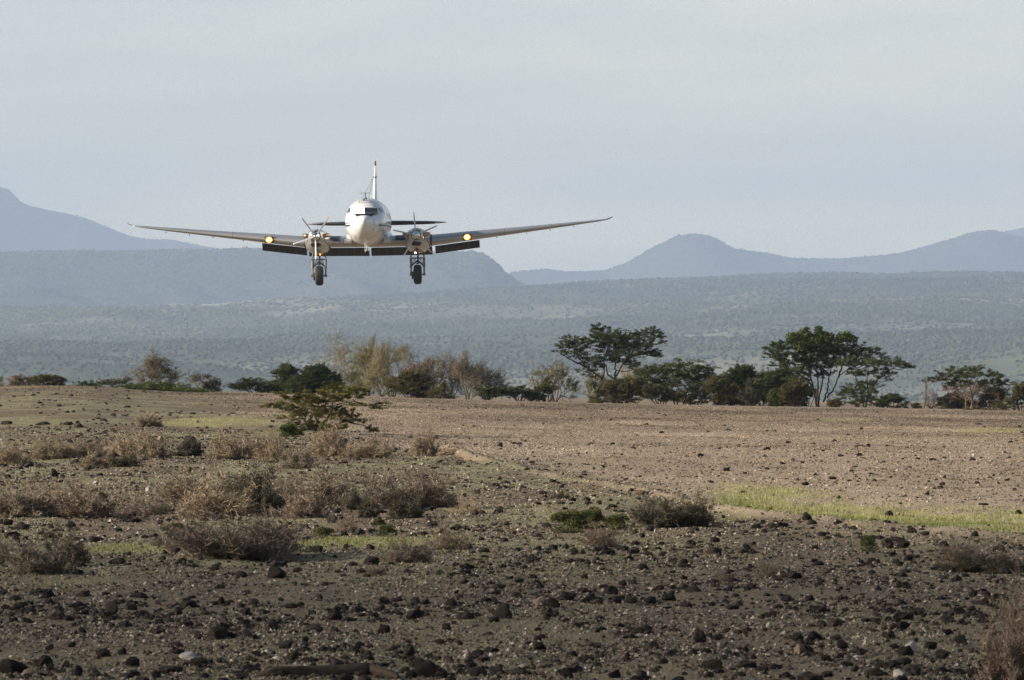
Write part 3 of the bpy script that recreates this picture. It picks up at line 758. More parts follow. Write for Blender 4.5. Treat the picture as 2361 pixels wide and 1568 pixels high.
# probes under the chin, aerials on the roof
for X, Y0, Y1, y in ((950, 985, 1112, -5.2), (968, 1020, 1098, -4.6), (985, 1035, 1098, -4.2)):
    x, z0 = L(X, Y0, y); x, z1 = L(X, Y1, y)
    q = MB(); tube(q, [(x, y, z0 + .1), (x, y, z1)], [.024, .018], 8); q.build('pitot_probe', M['white'], fus)
q = MB(); y = -3.4
x0, zt = L(963, 450, y); zr = stn(y)[1]
tube(q, [(x0, y, zr - .05), (x0, y, zt)], .025, 8); tube(q, [(x0, y, zr - .02), (x0, y, zr + .09)], [.09, .05], 10)
box(q, (x0 - .03, y, zt), (.62, .10, .022)); q.build('roof_aerial', M['darkstrut'], fus)
q = MB(); x, z = L(1023, 462, -1); tube(q, [(x, -1, 2.8), (x, -1, z)], [.03, .012], 6); q.build('whip_aerial', M['white'], fus)
q = MB(); tube(q, [(-.10, -4.05, 2.68), (-.10, -4.05, 2.80)], .05, 10); q.build('roof_lamp', M['darkstrut'], fus)
tipf = L(1051, 284, 12)
for X in (922, 996):
    x, z = L(X, 503, -2); q = MB(); tube(q, [(x, -2, z - .05), (tipf[0], 11.6, tipf[1])], .011, 4); q.build('aerial_wire', M['darkstrut'], fus)

# wing: one continuous skin, centre section flat, outer panels with dihedral
def airfoil(n=17, t=.15):
    u = (1 - np.cos(np.linspace(0, math.pi, n))) / 2
    yt = 5 * t * (.2969 * np.sqrt(u) - .126 * u - .3516 * u ** 2 + .2843 * u ** 3 - .1015 * u ** 4)
    cam_ = .02 * (2 * .35 * u - u * u) / .35 ** 2
    cam_ = np.where(u < .35, cam_, .02 / (1 - .35) ** 2 * ((1 - .7) + .7 * u - u * u))
    up = np.stack([u, cam_ + yt], -1); lo = np.stack([u, cam_ - yt], -1)
    return np.concatenate([up[::-1], lo[1:-1]])
WS = np.array([(0, -1.25, 3.25, .22, .150), (3.76, -1.22, 3.22, .25, .150), (3.85, -1.22, 3.20, .26, .150), (6, -.82, 3.0, .50, .145), (9, -.10, 2.72, .83, .135), (12, .62, 2.45, 1.17, .12), (13.6, 1.05, 2.30, 1.36, .10), (14.1, 1.30, 2.22, 1.43, .08), (14.38, 1.62, 2.12, 1.50, .05)])
INC = R(1.2)
def wsec(x):
    le, te, zz, t = [np.interp(abs(x), WS[:, 0], WS[:, k]) for k in (1, 2, 3, 4)]
    ch = te - le; a = airfoil(17, t)
    y = le + a[:, 0] * ch; z = zz + a[:, 1] * ch - (a[:, 0] - .3) * ch * math.sin(INC)
    return np.stack([np.full(len(a), x), y, z], -1)
mb = MB(); xsW = np.concatenate([-WS[::-1, 0][:-1], WS[:, 0]])
xsW = np.unique(np.concatenate([xsW, np.linspace(-14, 14, 57)]))
loft(mb, [wsec(x) for x in xsW])
wing = mb.build('wing', M['wingpaint'], root, True)
def wing_band(name, x0, x1, u0, u1, off, mat, parent, n=6, m=5, thick=.02):
    """shell hugging the wing skin; u -1..0..1 runs from lower surface over the leading edge to the top"""
    gr = np.zeros((m, n, 3)); nn = 33
    for e, x in enumerate(np.linspace(x0, x1, n)):
        le, te, zz, t = [np.interp(abs(x), WS[:, 0], WS[:, k]) for k in (1, 2, 3, 4)]
        ch = te - le
        for a, u in enumerate(np.linspace(u0, u1, m)):
            uu = u * u
            yt = 5 * (t + off) * (.2969 * math.sqrt(uu) - .126 * uu - .3516 * uu ** 2 + .2843 * uu ** 3 - .1015 * uu ** 4)
            c0 = .02 * (2 * .35 * uu - uu * uu) / .35 ** 2
            gr[a, e] = (x, le + uu * ch - off * ch * .8, zz + (c0 + math.copysign(yt, u)) * ch - (uu - .3) * ch * math.sin(INC))
    q = MB(); plate(q, gr, (0, thick, 0)); return q.build(name, mat, parent, True)
for s in (-1, 1):
    wing_band('leading_edge_panel', s * 1.62, s * 2.40, .08, .55, .004, M['panel'], wing)
    wing_band('joint_band', s * 3.72, s * 3.80, -.7, .7, .008, M['boot'], wing, 2, 15)
    for x in (8.1, 10.9, 13.3):
        wing_band('panel_joint', s * x, s * (x + .035), -.6, .6, .003, M['seam'], wing, 2, 11)
    # wing lamp: dark square housing with a glowing lens set in the leading edge
    x, z = (5.90, .50); le = np.interp(x, WS[:, 0], WS[:, 1])
    q = MB(); hs = [(-.235, -.17), (.235, -.17), (.235, .17), (-.235, .17)]
    box(q, (s * x, le + .10, z - .02), (.50, .30, .38)); lh = q.build('lamp_housing', M['darkstrut'], wing)
    q = MB(); th = np.arange(20) * 2 * math.pi / 20
    loft(q, [np.stack([s * x + r_ * np.cos(th), np.full(20, le - .05 - dy), z - .02 + r_ * .82 * np.sin(th)], -1) for r_, dy in ((.20, 0), (.19, .02), (.13, .03))]); q.build('lamp_halo', M['lamp_glow'], lh)  # glowing ring put in for the orange halo around the lens
    q = MB(); loft(q, [np.stack([s * x + r_ * np.cos(th), np.full(20, le - .085 - dy), z - .02 + r_ * np.sin(th)], -1) for r_, dy in ((.115, 0), (.10, .03), (.045, .045))]); q.build('lamp_lens', M['lamp_core'], lh)
    # upturned tip
    q = MB(); loft(q, [np.array([(s * a_, b0, c_), (s * a_, b1, c_), (s * a_, b1, c_ + t_), (s * a_, b0, c_ + t_)]) for a_, b0, b1, c_, t_ in ((14.22, 1.5, 2.2, 1.44, .07), (14.40, 1.7, 2.25, 1.52, .05), (14.55, 1.9, 2.3, 1.62, .03))]); q.build('wing_tip', M['darkstrut'], wing)
    for x in (7.6, 9.4, 10.8, 12.2):                       # aileron hinge brackets
        te, zz = np.interp(x, WS[:, 0], WS[:, 2]), np.interp(x, WS[:, 0], WS[:, 3])
        q = MB(); box(q, (s * x, te - .7, zz - .13 + (13.5 - x) * -.012), (.05, .35, .06)); q.build('hinge_bracket', M['darkstrut'], wing)
    # root fillet: concave fairing between fuselage and wing
    rings_ = []
    for y in np.linspace(-1.35, 3.4, 14):
        k = math.sin(math.pi * np.clip((y + 1.5) / 6.2, .05, 1)) ** .5
        xi = side_x(max(y, -1.3), .95) - .06; top = .20 + .95 * k; out = xi + .62 * k; zb = .18
        t = np.linspace(0, 1, 9)
        arc = np.stack([xi + (out - xi) * t ** 1.0, zb + .28 + (top - zb - .28) * (1 - t) ** 2.4], -1)
        pr = np.concatenate([[[xi - .2, zb], [xi - .2, top]], arc, [[out, zb]]])
        rings_.append(np.stack([s * pr[:, 0], np.full(len(pr), y), pr[:, 1]], -1))
    q = MB(); loft(q, rings_); q.build('wing_fillet', M['white'], wing, True)
# split flaps
def flap(x0, x1):
    gr = np.zeros((2, 8, 3))
    for e, x in enumerate(np.linspace(x0, x1, 8)):
        zz = np.interp(abs(x), WS[:, 0], WS[:, 3]); ch = np.interp(abs(x), WS[:, 0], WS[:, 2] - WS[:, 1])
        zl = zz - .055 * ch * .75 - .12
        dr = .44 if abs(x) < 3.8 else .40
        gr[0, e] = (x, 2.05 + .1 * (4.4 - ch), zl); gr[1, e] = (x, 2.75 - .1 * (4.4 - ch), zl - dr)
    q = MB(); plate(q, gr, (0, .04, .05)); f = q.build('flap', M['flap'], root)
    for x in np.linspace(x0, x1, 9)[1:-1]:
        q = MB()
        zz = np.interp(x, gr[0, :, 0], gr[0, :, 2]); z2 = np.interp(x, gr[0, :, 0], gr[1, :, 2])
        tube(q, [(x, gr[0, 0, 1] - .012, zz), (x, gr[1, 0, 1] - .012, z2)], .014, 4)
        q.build('flap_rib', M['darkstrut'], f)
flap(-6.47, -3.80); flap(-3.68, -.06); flap(.06, 3.72); flap(3.90, 6.56)

# engines
NX = 2.97
NS = [(-4.30, .33, .96, .24, .60), (-4.22, .38, 1.0, .05, .58), (-4.05, .44, 1.02, -.06, .50), (-3.7, .53, 1.03, -.18, .42), (-3.2, .64, 1.04, -.29, .36), (-2.5, .73, 1.04, -.38, .32), (-1.5, .765, 1.02, -.43, .30), (0, .75, .95, -.43, .27), (1.5, .62, .78, -.36, .22), (3.0, .36, .50, -.16, .18), (4.1, .06, .26, .06, .16)]
def nring(st, sgn, m=44):
    y, w, zt, zb, c0 = st; th = np.arange(m) * 2 * math.pi / m; cs, sn = np.cos(th), np.sin(th); e = 2 / 2.3
    return np.stack([sgn * NX + w * np.sign(cs) * abs(cs) ** e, np.full(m, y), c0 + np.where(sn > 0, zt - c0, c0 - zb) * np.sign(sn) * abs(sn) ** e], -1)
def nfront(x, z):
    A = np.array(NS)
    for y in np.linspace(-4.3, 0, 500):
        w, zt, zb, c0 = [np.interp(y, A[:, 0], A[:, k]) for k in (1, 2, 3, 4)]
        h = (zt - c0) if z > c0 else (c0 - zb)
        if (abs(x) / w) ** 2.3 + (abs(z - c0) / h) ** 2.3 <= 1: return y
    return 0
def blade(cx, cy0, cz, ang):
    rings_ = []
    for r_, ch, tw, tk in ((.16, .10, 62, .09), (.30, .13, 58, .06), (.55, .12, 54, .035), (.85, .125, 46, .025), (1.15, .11, 40, .02), (1.32, .085, 36, .015), (1.385, .06, 23, .01)):
        th = np.arange(10) * 2 * math.pi / 10
        a = ch / 2 * np.cos(th); t = tk / 2 * np.sin(th); w = R(tw)
        tx = a * math.cos(w) - t * math.sin(w); ty = a * math.sin(w) + t * math.cos(w)
        ca, sa = math.cos(ang), math.sin(ang)
        rings_.append(np.stack([cx + r_ * sa + tx * ca, cy0 + ty, cz + r_ * ca - tx * sa], -1))
    q = MB(); loft(q, rings_); return q
M['blade'] = paint('blade paint', (.50, .51, .53), .4, .3, .2, 0)
for s in (-1, 1):
    mb = MB(); loft(mb, [nring(st, s) for st in NS]); nac = mb.build('engine_nacelle', M['cowl'], root, True)
    zc0 = .60; th = np.arange(32) * 2 * math.pi / 32
    q = MB(); loft(q, [np.stack([s * NX + r_ * np.cos(th), np.full(32, y), zc0 + r_ * np.sin(th)], -1) for y, r_ in ((-4.27, .27), (-4.42, .265), (-4.55, .235), (-4.72, .16), (-4.86, .075), (-4.91, .015))]); q.build('spinner', M['steel'], nac, True)
    q = MB(); loft(q, [np.stack([s * NX + r_ * np.cos(th), np.full(32, y), zc0 + r_ * np.sin(th)], -1) for y, r_ in ((-4.33, .30), (-4.27, .31))]); q.build('spinner_backplate', M['darkstrut'], nac)
    for k in range(5):
        a0 = (R(36) if s < 0 else R(-5)) + k * 2 * math.pi / 5
        blade(s * NX, -4.40, zc0, a0).build('propeller_blade', M['blade'], nac, True)
    # exhaust stubs curving outwards on both sides of the cowl
    for e in (-1, 1):
        q = MB(); pts = [(s * NX + e * .38, -3.75, .62), (s * NX + e * .50, -3.85, .63), (s * NX + e * .62, -3.78, .655), (s * NX + e * .70, -3.45, .67), (s * NX + e * .73, -3.1, .67)]
        tube(q, pts, [.11, .13, .125, .12, .115], 14); ex = q.build('exhaust_pipe', M['exhaust'], nac, True)
        q = MB(); box(q, (s * NX + e * .47, -3.80, .44), (.10, .12, .22)); q.build('exhaust_shroud', M['darkstrut'], nac)
    # chin intake: dark rounded slot, its lip, and the little triangular scoop
    t = np.linspace(0, 2 * math.pi, 28, endpoint=False)
    def slot(name, hw, hh, zc_, fwd, mat, e=3.2):
        gr = np.zeros((7, 15, 3))
        for a_, v in enumerate(np.linspace(1, -1, 7)):
            for e_, u in enumerate(np.linspace(-.995, .995, 15)):
                x = u * hw; z = zc_ + v * hh * (1 - abs(u) ** e) ** (1 / 2.0); gr[a_, e_] = (s * NX + x, nfront(x, z) - fwd, z)
        q = MB(); plate(q, gr, (0, .03, 0)); return q.build(name, mat, nac, True)
    slot('intake_lip', .37, .165, .10, .022, M['cowl'])
    slot('intake_opening', .315, .125, .10, .034, M['black'])
    gr = np.array([[(s * NX + u * w_, nfront(u * w_, z_) - .02, z_) for u in (-1, -.5, 0, .5, 1)] for w_, z_ in ((.02, -.14), (.06, -.19), (.11, -.235))])
    q = MB(); plate(q, gr, (0, .03, 0)); q.build('oil_scoop', M['black'], nac)
    q = MB(); box(q, (s * NX + .62, -2.75, .42), (.07, .07, .07)); q.build('fuel_cap', M['black'], nac)
    q = MB(); tube(q, [(s * NX + .04, -2.6, 1.0), (s * NX + .04, -2.6, 1.16)], .015, 6); q.build('nacelle_mast', M['darkstrut'], nac)
    # taxi lamp under the nacelle
    lx = -.13 if s > 0 else .14; lz = -.40 if s > 0 else -.46
    q = MB(); loft(q, [np.stack([s * NX + lx + r_ * np.cos(th), np.full(32, y), lz + r_ * np.sin(th)], -1) for y, r_ in ((-1.75, .065 if s > 0 else .045), (-1.8, .055 if s > 0 else .035), (-1.82, .02))]); q.build('taxi_lamp', M['lamp_core'] if s > 0 else M['lamp_glow'], nac)
    # ---- main gear
    gx = s * 2.93; gy = -.95; az = -1.70
    gear = bpy.data.objects.new('landing_gear', None); COL.objects.link(gear); gear.parent = root
    for e in (-1, 1):
        q = MB(); x = gx + e * .39
        tube(q, [(x + e * -.03, gy + .25, -.32), (x, gy + .05, -.72)], .045, 10)
        tube(q, [(x, gy + .05, -.70), (x, gy, -1.28)], .072, 12)
        tube(q, [(x, gy, -1.28), (x, gy - .03, az - .02)], .048, 12)
        box(q, (x, gy - .02, az), (.13, .16, .16))
        box(q, (x, gy + .04, -.74), (.14, .13, .10))
        tube(q, [(x + e * .09, gy - .02, az), (x + e * .0, gy - .02, az)], .06, 8)
        q.build('gear_strut', M['strut'], gear)
    q = MB()
    tube(q, [(gx - .42, gy + .04, -.72), (gx + .42, gy + .04, -.72)], .035, 8)
    for e in (-1, 1):
        tube(q, [(gx + e * .02, gy + .02, -.88), (gx + e * .36, gy + .01, -1.17)], .055, 8)
        tube(q, [(gx + e * .08, gy + .04, -.74), (gx + e * .33, gy + .03, -1.02)], .022, 6)
        tube(q, [(gx + e * .12, gy + .04, -.84), (gx + e * .26, gy + .04, -.74)], .018, 6)
        tube(q, [(gx + e * .38, gy + .05, -.60), (gx + e * .24, gy + .22, -.36)], .025, 6)
        tube(q, [(gx + e * .30, gy + .04, -.80), (gx + e * .36, gy + .04, -.95)], .02, 6)
    tube(q, [(gx - .10, gy + .02, -1.06), (gx + .10, gy + .02, -1.06)], .028, 6)
    q.build('cross_brace', M['darkstrut'], gear)
    q = MB(); tube(q, [(gx + .02, gy + .5, -.30), (gx + .02, gy + .02, -1.06)], .05, 10); q.build('retraction_strut', M['darkstrut'], gear)
    q = MB(); tube(q, [(gx - .40, gy - .03, az), (gx + .40, gy - .03, az)], .045, 10); q.build('axle', M['strut'], gear)
    # wheel: broad balloon tyre, drum on the left side
    prof = [(-.235, .26), (-.245, .36), (-.235, .46), (-.20, .535), (-.13, .572), (-.06, .583), (0, .585), (.06, .583), (.13, .572), (.20, .535), (.235, .46), (.245, .36), (.235, .26)]
    th2 = np.arange(48) * 2 * math.pi / 48
    q = MB(); loft(q, [np.stack([np.full(48, gx + px_), gy - .03 + r_ * np.cos(th2), az + r_ * np.sin(th2)], -1) for px_, r_ in prof], False, False); ty = q.build('tyre', M['tyre'], gear, True)
    q = MB()
    for px_ in (-.15, -.09, -.03, .03, .09, .15):
        r_ = np.interp(px_, [p[0] for p in prof], [p[1] for p in prof]) + .003
        loft(q, [np.stack([np.full(48, gx + px_ + k), gy - .03 + (r_ + w_) * np.cos(th2), az + (r_ + w_) * np.sin(th2)], -1) for k, w_ in ((-.016, -.01), (-.012, .004), (.012, .004), (.016, -.01))], False, False)
    q.build('tread_rib', M['tyre'], gear)
    q = MB(); loft(q, [np.stack([np.full(48, gx + px_), gy - .03 + r_ * np.cos(th2), az + r_ * np.sin(th2)], -1) for px_, r_ in ((-.24, .27), (-.20, .30), (.20, .30), (.24, .27))]); q.build('wheel_hub', M['strut'], gear)
    q = MB(); loft(q, [np.stack([np.full(32, gx + px_), gy - .03 + r_ * np.cos(th), az - .02 + r_ * np.sin(th)], -1) for px_, r_ in ((-.36, .12), (-.34, .20), (-.27, .21), (-.24, .21))]); box(q, (gx - .31, gy - .05, az - .2), (.09, .14, .16)); q.build('brake_drum', M['darkstrut'], gear)

# tail
zT = L(1080, 787, 12)[1]
TS = [(.25, 10.6, 12.95, .30), (1.5, 10.85, 12.95, .27), (3.0, 11.2, 12.9, .20), (3.9, 11.5, 12.8, .13), (4.28, 11.95, 12.6, .05)]
for s in (-1, 1):
    def tsec(x, le, te, th_, grow=0.0, frac=1.0):
        u = (1 - np.cos(np.linspace(0, math.pi, 13))) / 2 * frac; h = th_ / 2 * np.sqrt(np.clip(u / .12, 0, 1)) * np.clip((1.0 - u) / .7, 0.04, 1) + grow
        up = np.stack([np.full(13, s * x), le - grow + u * (te - le), zT + h], -1); lo = np.stack([np.full(13, s * x), le - grow + u * (te - le), zT - h], -1)
        return np.concatenate([up[::-1], lo[1:]])
    q = MB(); loft(q, [tsec(*a) for a in TS]); tp = q.build('tailplane', M['wingpaint'], root)
    def tb(u):
        return [np.interp(u, [a[0] for a in TS], [a[k] for a in TS]) for k in (1, 2, 3)]
    # black de-icing boot wrapped round the leading edge, lower lip longer than the upper
    grid = []
    for x in np.linspace(1.0 if False else .3, 3.62, 10):
        le, te, th_ = tb(x); col = []
        for u, sg in ((.05, 1), (.015, 1), (0, 1), (.03, -1), (.08, -1), (.14, -1)):
            h = th_ / 2 * math.sqrt(min(u / .12, 1)) + .012
            col.append((s * x, le - .015 + u * (te - le), zT + sg * h if u else zT))
        grid.append(col)
    q = MB(); plate(q, np.array(grid).transpose(1, 0, 2), (0, .02, 0)); q.build('deicing_boot', M['boot'], tp, True)
q = MB()
FS = [(2.2, 8.6, 12.9, .28), (2.8, 9.6, 12.95, .27), (3.4, 10.4, 13.0, .24), (4.2, 11.0, 13.0, .19), (4.8, 11.45, 12.9, .13), (5.1, 11.8, 12.7, .09)]
def fsec(z, le, te, th_):
    u = (1 - np.cos(np.linspace(0, math.pi, 13))) / 2; h = th_ / 2 * np.sqrt(np.clip(u / .15, 0, 1)) * np.clip((1 - u) / .6, .05, 1)
    return np.concatenate([np.stack([h, le + u * (te - le), np.full(13, z)], -1)[::-1], np.stack([-h, le + u * (te - le), np.full(13, z)], -1)[1:]])
loft(q, [fsec(*a) for a in FS]); fin = q.build('tail_fin', M['white'], root)
q = MB(); loft(q, [fsec(5.08, 11.7, 12.7, .11), fsec(5.36, 11.9, 12.5, .09)]); q.build('fin_cap', M['darkstrut'], fin)
q = MB(); zz = tipf[1]; box(q, (0, 11.1, zz + .06), (.26, .12, .05)); q.build('fin_bracket', M['darkstrut'], fin)
# ------------------------------------------------------------------ trees and bushes behind the gravel crest
ZA = zc(0, 1250, 2.2486); ZB = zc(1000, 1250, 2.2486); ZC = zc(2000, 1200, 2.2486); ZD = zc(2900, 1200, 2.110)
def ribbon(mb, a, b_, w, tint=.5):
    """thin flat twigs: a,b (n,3) ends, w (n,) base width; three-sided taper"""
    n = len(a); d = b_ - a; ln = np.linalg.norm(d, axis=1)[:, None] + 1e-9; d = d / ln
    r = rng.normal(0, 1, (n, 3)); s = np.cross(d, r); s /= np.linalg.norm(s, axis=1)[:, None] + 1e-9
    t = np.cross(d, s); w = np.broadcast_to(w, (n,))[:, None]
    V = np.stack([a + s * w, a - .5 * s * w + .87 * t * w, a - .5 * s * w - .87 * t * w, b_], 1).reshape(-1, 3)
    k = np.arange(n)[:, None] * 4
    Fc = np.concatenate([k + [0, 1, 3], k + [1, 2, 3], k + [2, 0, 3]])
    mb.add(V, Fc, tint=np.repeat(np.broadcast_to(tint, (n,)), 4))
def leaves(mb, pos, dirv, l, w, tint):
    n = len(pos); d = dirv / (np.linalg.norm(dirv, axis=1)[:, None] + 1e-9)
    r = rng.normal(0, 1, (n, 3)); s = np.cross(d, r); s /= np.linalg.norm(s, axis=1)[:, None] + 1e-9
    l = np.broadcast_to(l, (n,))[:, None]; w = np.broadcast_to(w, (n,))[:, None]
    V = np.stack([pos, pos + d * l * .45 + s * w * .5, pos + d * l, pos + d * l * .45 - s * w * .5], 1).reshape(-1, 3)
    mb.add(V, np.arange(4 * n).reshape(-1, 4), tint=np.repeat(np.broadcast_to(tint, (n,)), 4))
def plant(name, label, cat, base, d, limbs, pads, leaf, bark, lai=1.6, ll=.15, lw=.045, spiky=.55, group=None, spread=1.0, limb_r=.10, seed=0, sprays=1.0, depth=.75):
    """base picture pixel; limbs: polylines in picture pixels; pads: (cx, cy, rx, ry[, lai factor]) in picture pixels"""
    mpp = d / F; sf = min(1.0, d / 460)
    if d > 400: ll, lw = ll * .62, lw * .72
    bw = P(base[0], base[1], d); zb = float(gz(bw[0], d)); bw[2] = zb
    allx = [p[0] for p in pads] or [p[0] for l_ in limbs for p in l_]
    cxm = np.mean(allx)
    tr = MB(); cr = MB(); nodes = []
    def W(px, py, yo): return P(px, py, d) * np.array([1, 1, 1]) + np.array([0, yo, 0])
    wid = (max(allx) - min(allx) + 1) * mpp
    for li_, l_ in enumerate(limbs):
        yo = rng.uniform(-.28, .28) * wid * depth
        pts = []
        for k, q in enumerate(l_):
            f = k / max(1, len(l_) - 1); pts.append(W(q[0], q[1], yo * f))
        pts = np.array(pts)
        if li_ == 0 or abs(l_[0][1] - base[1]) < 6:
            pts = np.concatenate([[np.array([pts[0][0], pts[0][1], min(zb, pts[0][2]) - .15])], pts])
        # finer wandering curve
        s = np.linspace(0, 1, len(pts)); s2 = np.linspace(0, 1, len(pts) * 4)
        cv = np.stack([np.interp(s2, s, pts[:, a]) for a in range(3)], -1)
        cv[1:-1] += rng.normal(0, .025, (len(cv) - 2, 3)) * limb_r / .1
        r0 = limb_r * (1.0 if li_ < 2 else .7)
        tube(tr, cv, np.linspace(r0, r0 * .35, len(cv)), 7, tint=rng.uniform(.35, .65))
        nodes += [c_ for c_ in cv[len(cv) // 3:]]
    nodes = np.array(nodes) if nodes else np.array([bw])
    for pd in pads:
        cx, cy_, rx, ry = pd[0], pd[1], pd[2] * 1.15, pd[3] * 1.0; lf = pd[4] if len(pd) > 4 else 1.0
        rxm, rzm = rx * mpp, ry * mpp; rym = rxm * .85
        c0 = W(cx, cy_, rng.uniform(-.5, .5) * wid * depth * .55)
        hub = c0 + np.array([0, 0, -.35 * rzm])
        dd_ = np.linalg.norm((nodes - hub) * np.array([1, .6, 1.3]) + np.array([0, 0, 0]), axis=1) + np.maximum(0, nodes[:, 2] - hub[2]) * 2
        nd = nodes[np.argmin(dd_)]
        mid = (nd + hub) / 2 + np.array([0, 0, -.12 * np.linalg.norm(hub - nd)])
        tube(tr, np.array([nd, nd * .3 + mid * .7, mid * .5 + hub * .5, hub]), [limb_r * .35, limb_r * .28, limb_r * .22, limb_r * .12], 5, tint=.5)
        area = math.pi * rxm * rzm
        nt_ = int(max(14, area * 46 * sprays * lf))
        v = rng.normal(0, 1, (nt_, 3)); v /= np.linalg.norm(v, axis=1)[:, None]
        v *= rng.uniform(.25, 1, nt_)[:, None] ** .5
        tip = c0 + v * np.array([rxm, rym, rzm])
        st_ = hub + (tip - hub) * rng.uniform(.05, .35, nt_)[:, None] + rng.normal(0, .05, (nt_, 3)) * rxm
        ext = rng.uniform(0, 1, nt_) ** 3 * .60 * spiky
        tip = tip + (tip - st_) * ext[:, None]
        ribbon(tr, st_, tip, .012 * limb_r / .1, rng.uniform(.2, .7, nt_))
        nl = int(lai * lf * area / (ll * lw * .5) * 2.5)
        k = rng.integers(0, nt_, nl); t = rng.uniform(.35, 1.02, nl) ** .8
        pos = st_[k] + (tip[k] - st_[k]) * t[:, None] + rng.normal(0, .035, (nl, 3)) * sf * np.array([1.3, 1.3, .7])
        dv = (tip[k] - st_[k]); dv = dv / (np.linalg.norm(dv, axis=1)[:, None] + 1e-9)
        dv = dv * spiky * 1.5 + rng.normal(0, .42, (nl, 3)) * np.array([1, 1, .6]) + np.array([0, 0, .14])
        hgt = np.clip((pos[:, 2] - c0[2]) / (rzm + 1e-6) * .5 + .5, 0, 1)
        clump = rng.uniform(-.22, .22, nt_)[k]
        leaves(cr, pos, dv, ll * rng.uniform(.6, 1.3, nl), lw * rng.uniform(.7, 1.3, nl), np.clip(.5 + clump + rng.normal(0, .12, nl), 0, 1))
    o = empty(name, bw, label, cat, group)
    xf = lambda V: V - bw
    link('trunk' if cat == 'tree' else 'stems', tr.mesh('trunk', M[bark], True, xf), o)
    if cr.n: link('crown' if cat == 'tree' else 'foliage', cr.mesh('crown', M[leaf], False, xf), o)
    return o
def dome(cx, by, w, h, n, seed, flat=.33, top=1.0):
    """pads filling a bush outline: centre x, base y, width, height (picture px)"""
    r = np.random.default_rng(seed); out = []
    for k in range(n):
        a = r.uniform(-1, 1); hh = r.uniform(.12, 1) ** .8
        lim = math.sqrt(max(0, 1 - hh ** 2.2)) * .86 + .06
        out.append((cx + a * lim * w / 2 * 1.02, by - hh * h * .90, w * r.uniform(.17, .28), h * r.uniform(.16, .27) * (flat / .33)))
    return out
def fan(cx, by, w, h, n, seed):
    r = np.random.default_rng(seed); out = []
    for k in range(n):
        a = (k + .5) / n * 2 - 1 + r.uniform(-.15, .15); x0 = cx + a * w * .10
        out.append([(x0, by), (x0 + a * w * .13, by - h * .3), (cx + a * w * .34, by - h * r.uniform(.55, .75))])
    return out
def bush(name, label, cat, cx, by, w, h, d, leaf='leaf_dark', bark='bark', n=12, seed=1, lai=1.5, ll=.12, lw=.045, flat=.33, spiky=.55, nst=6, limb_r=.05, **kw):
    return plant(name, label, cat, (cx, by), d, fan(cx, by, w, h, nst, seed), dome(cx, by, w, h, n, seed + 7, flat), leaf, bark, lai, ll, lw, spiky, limb_r=limb_r, **kw)
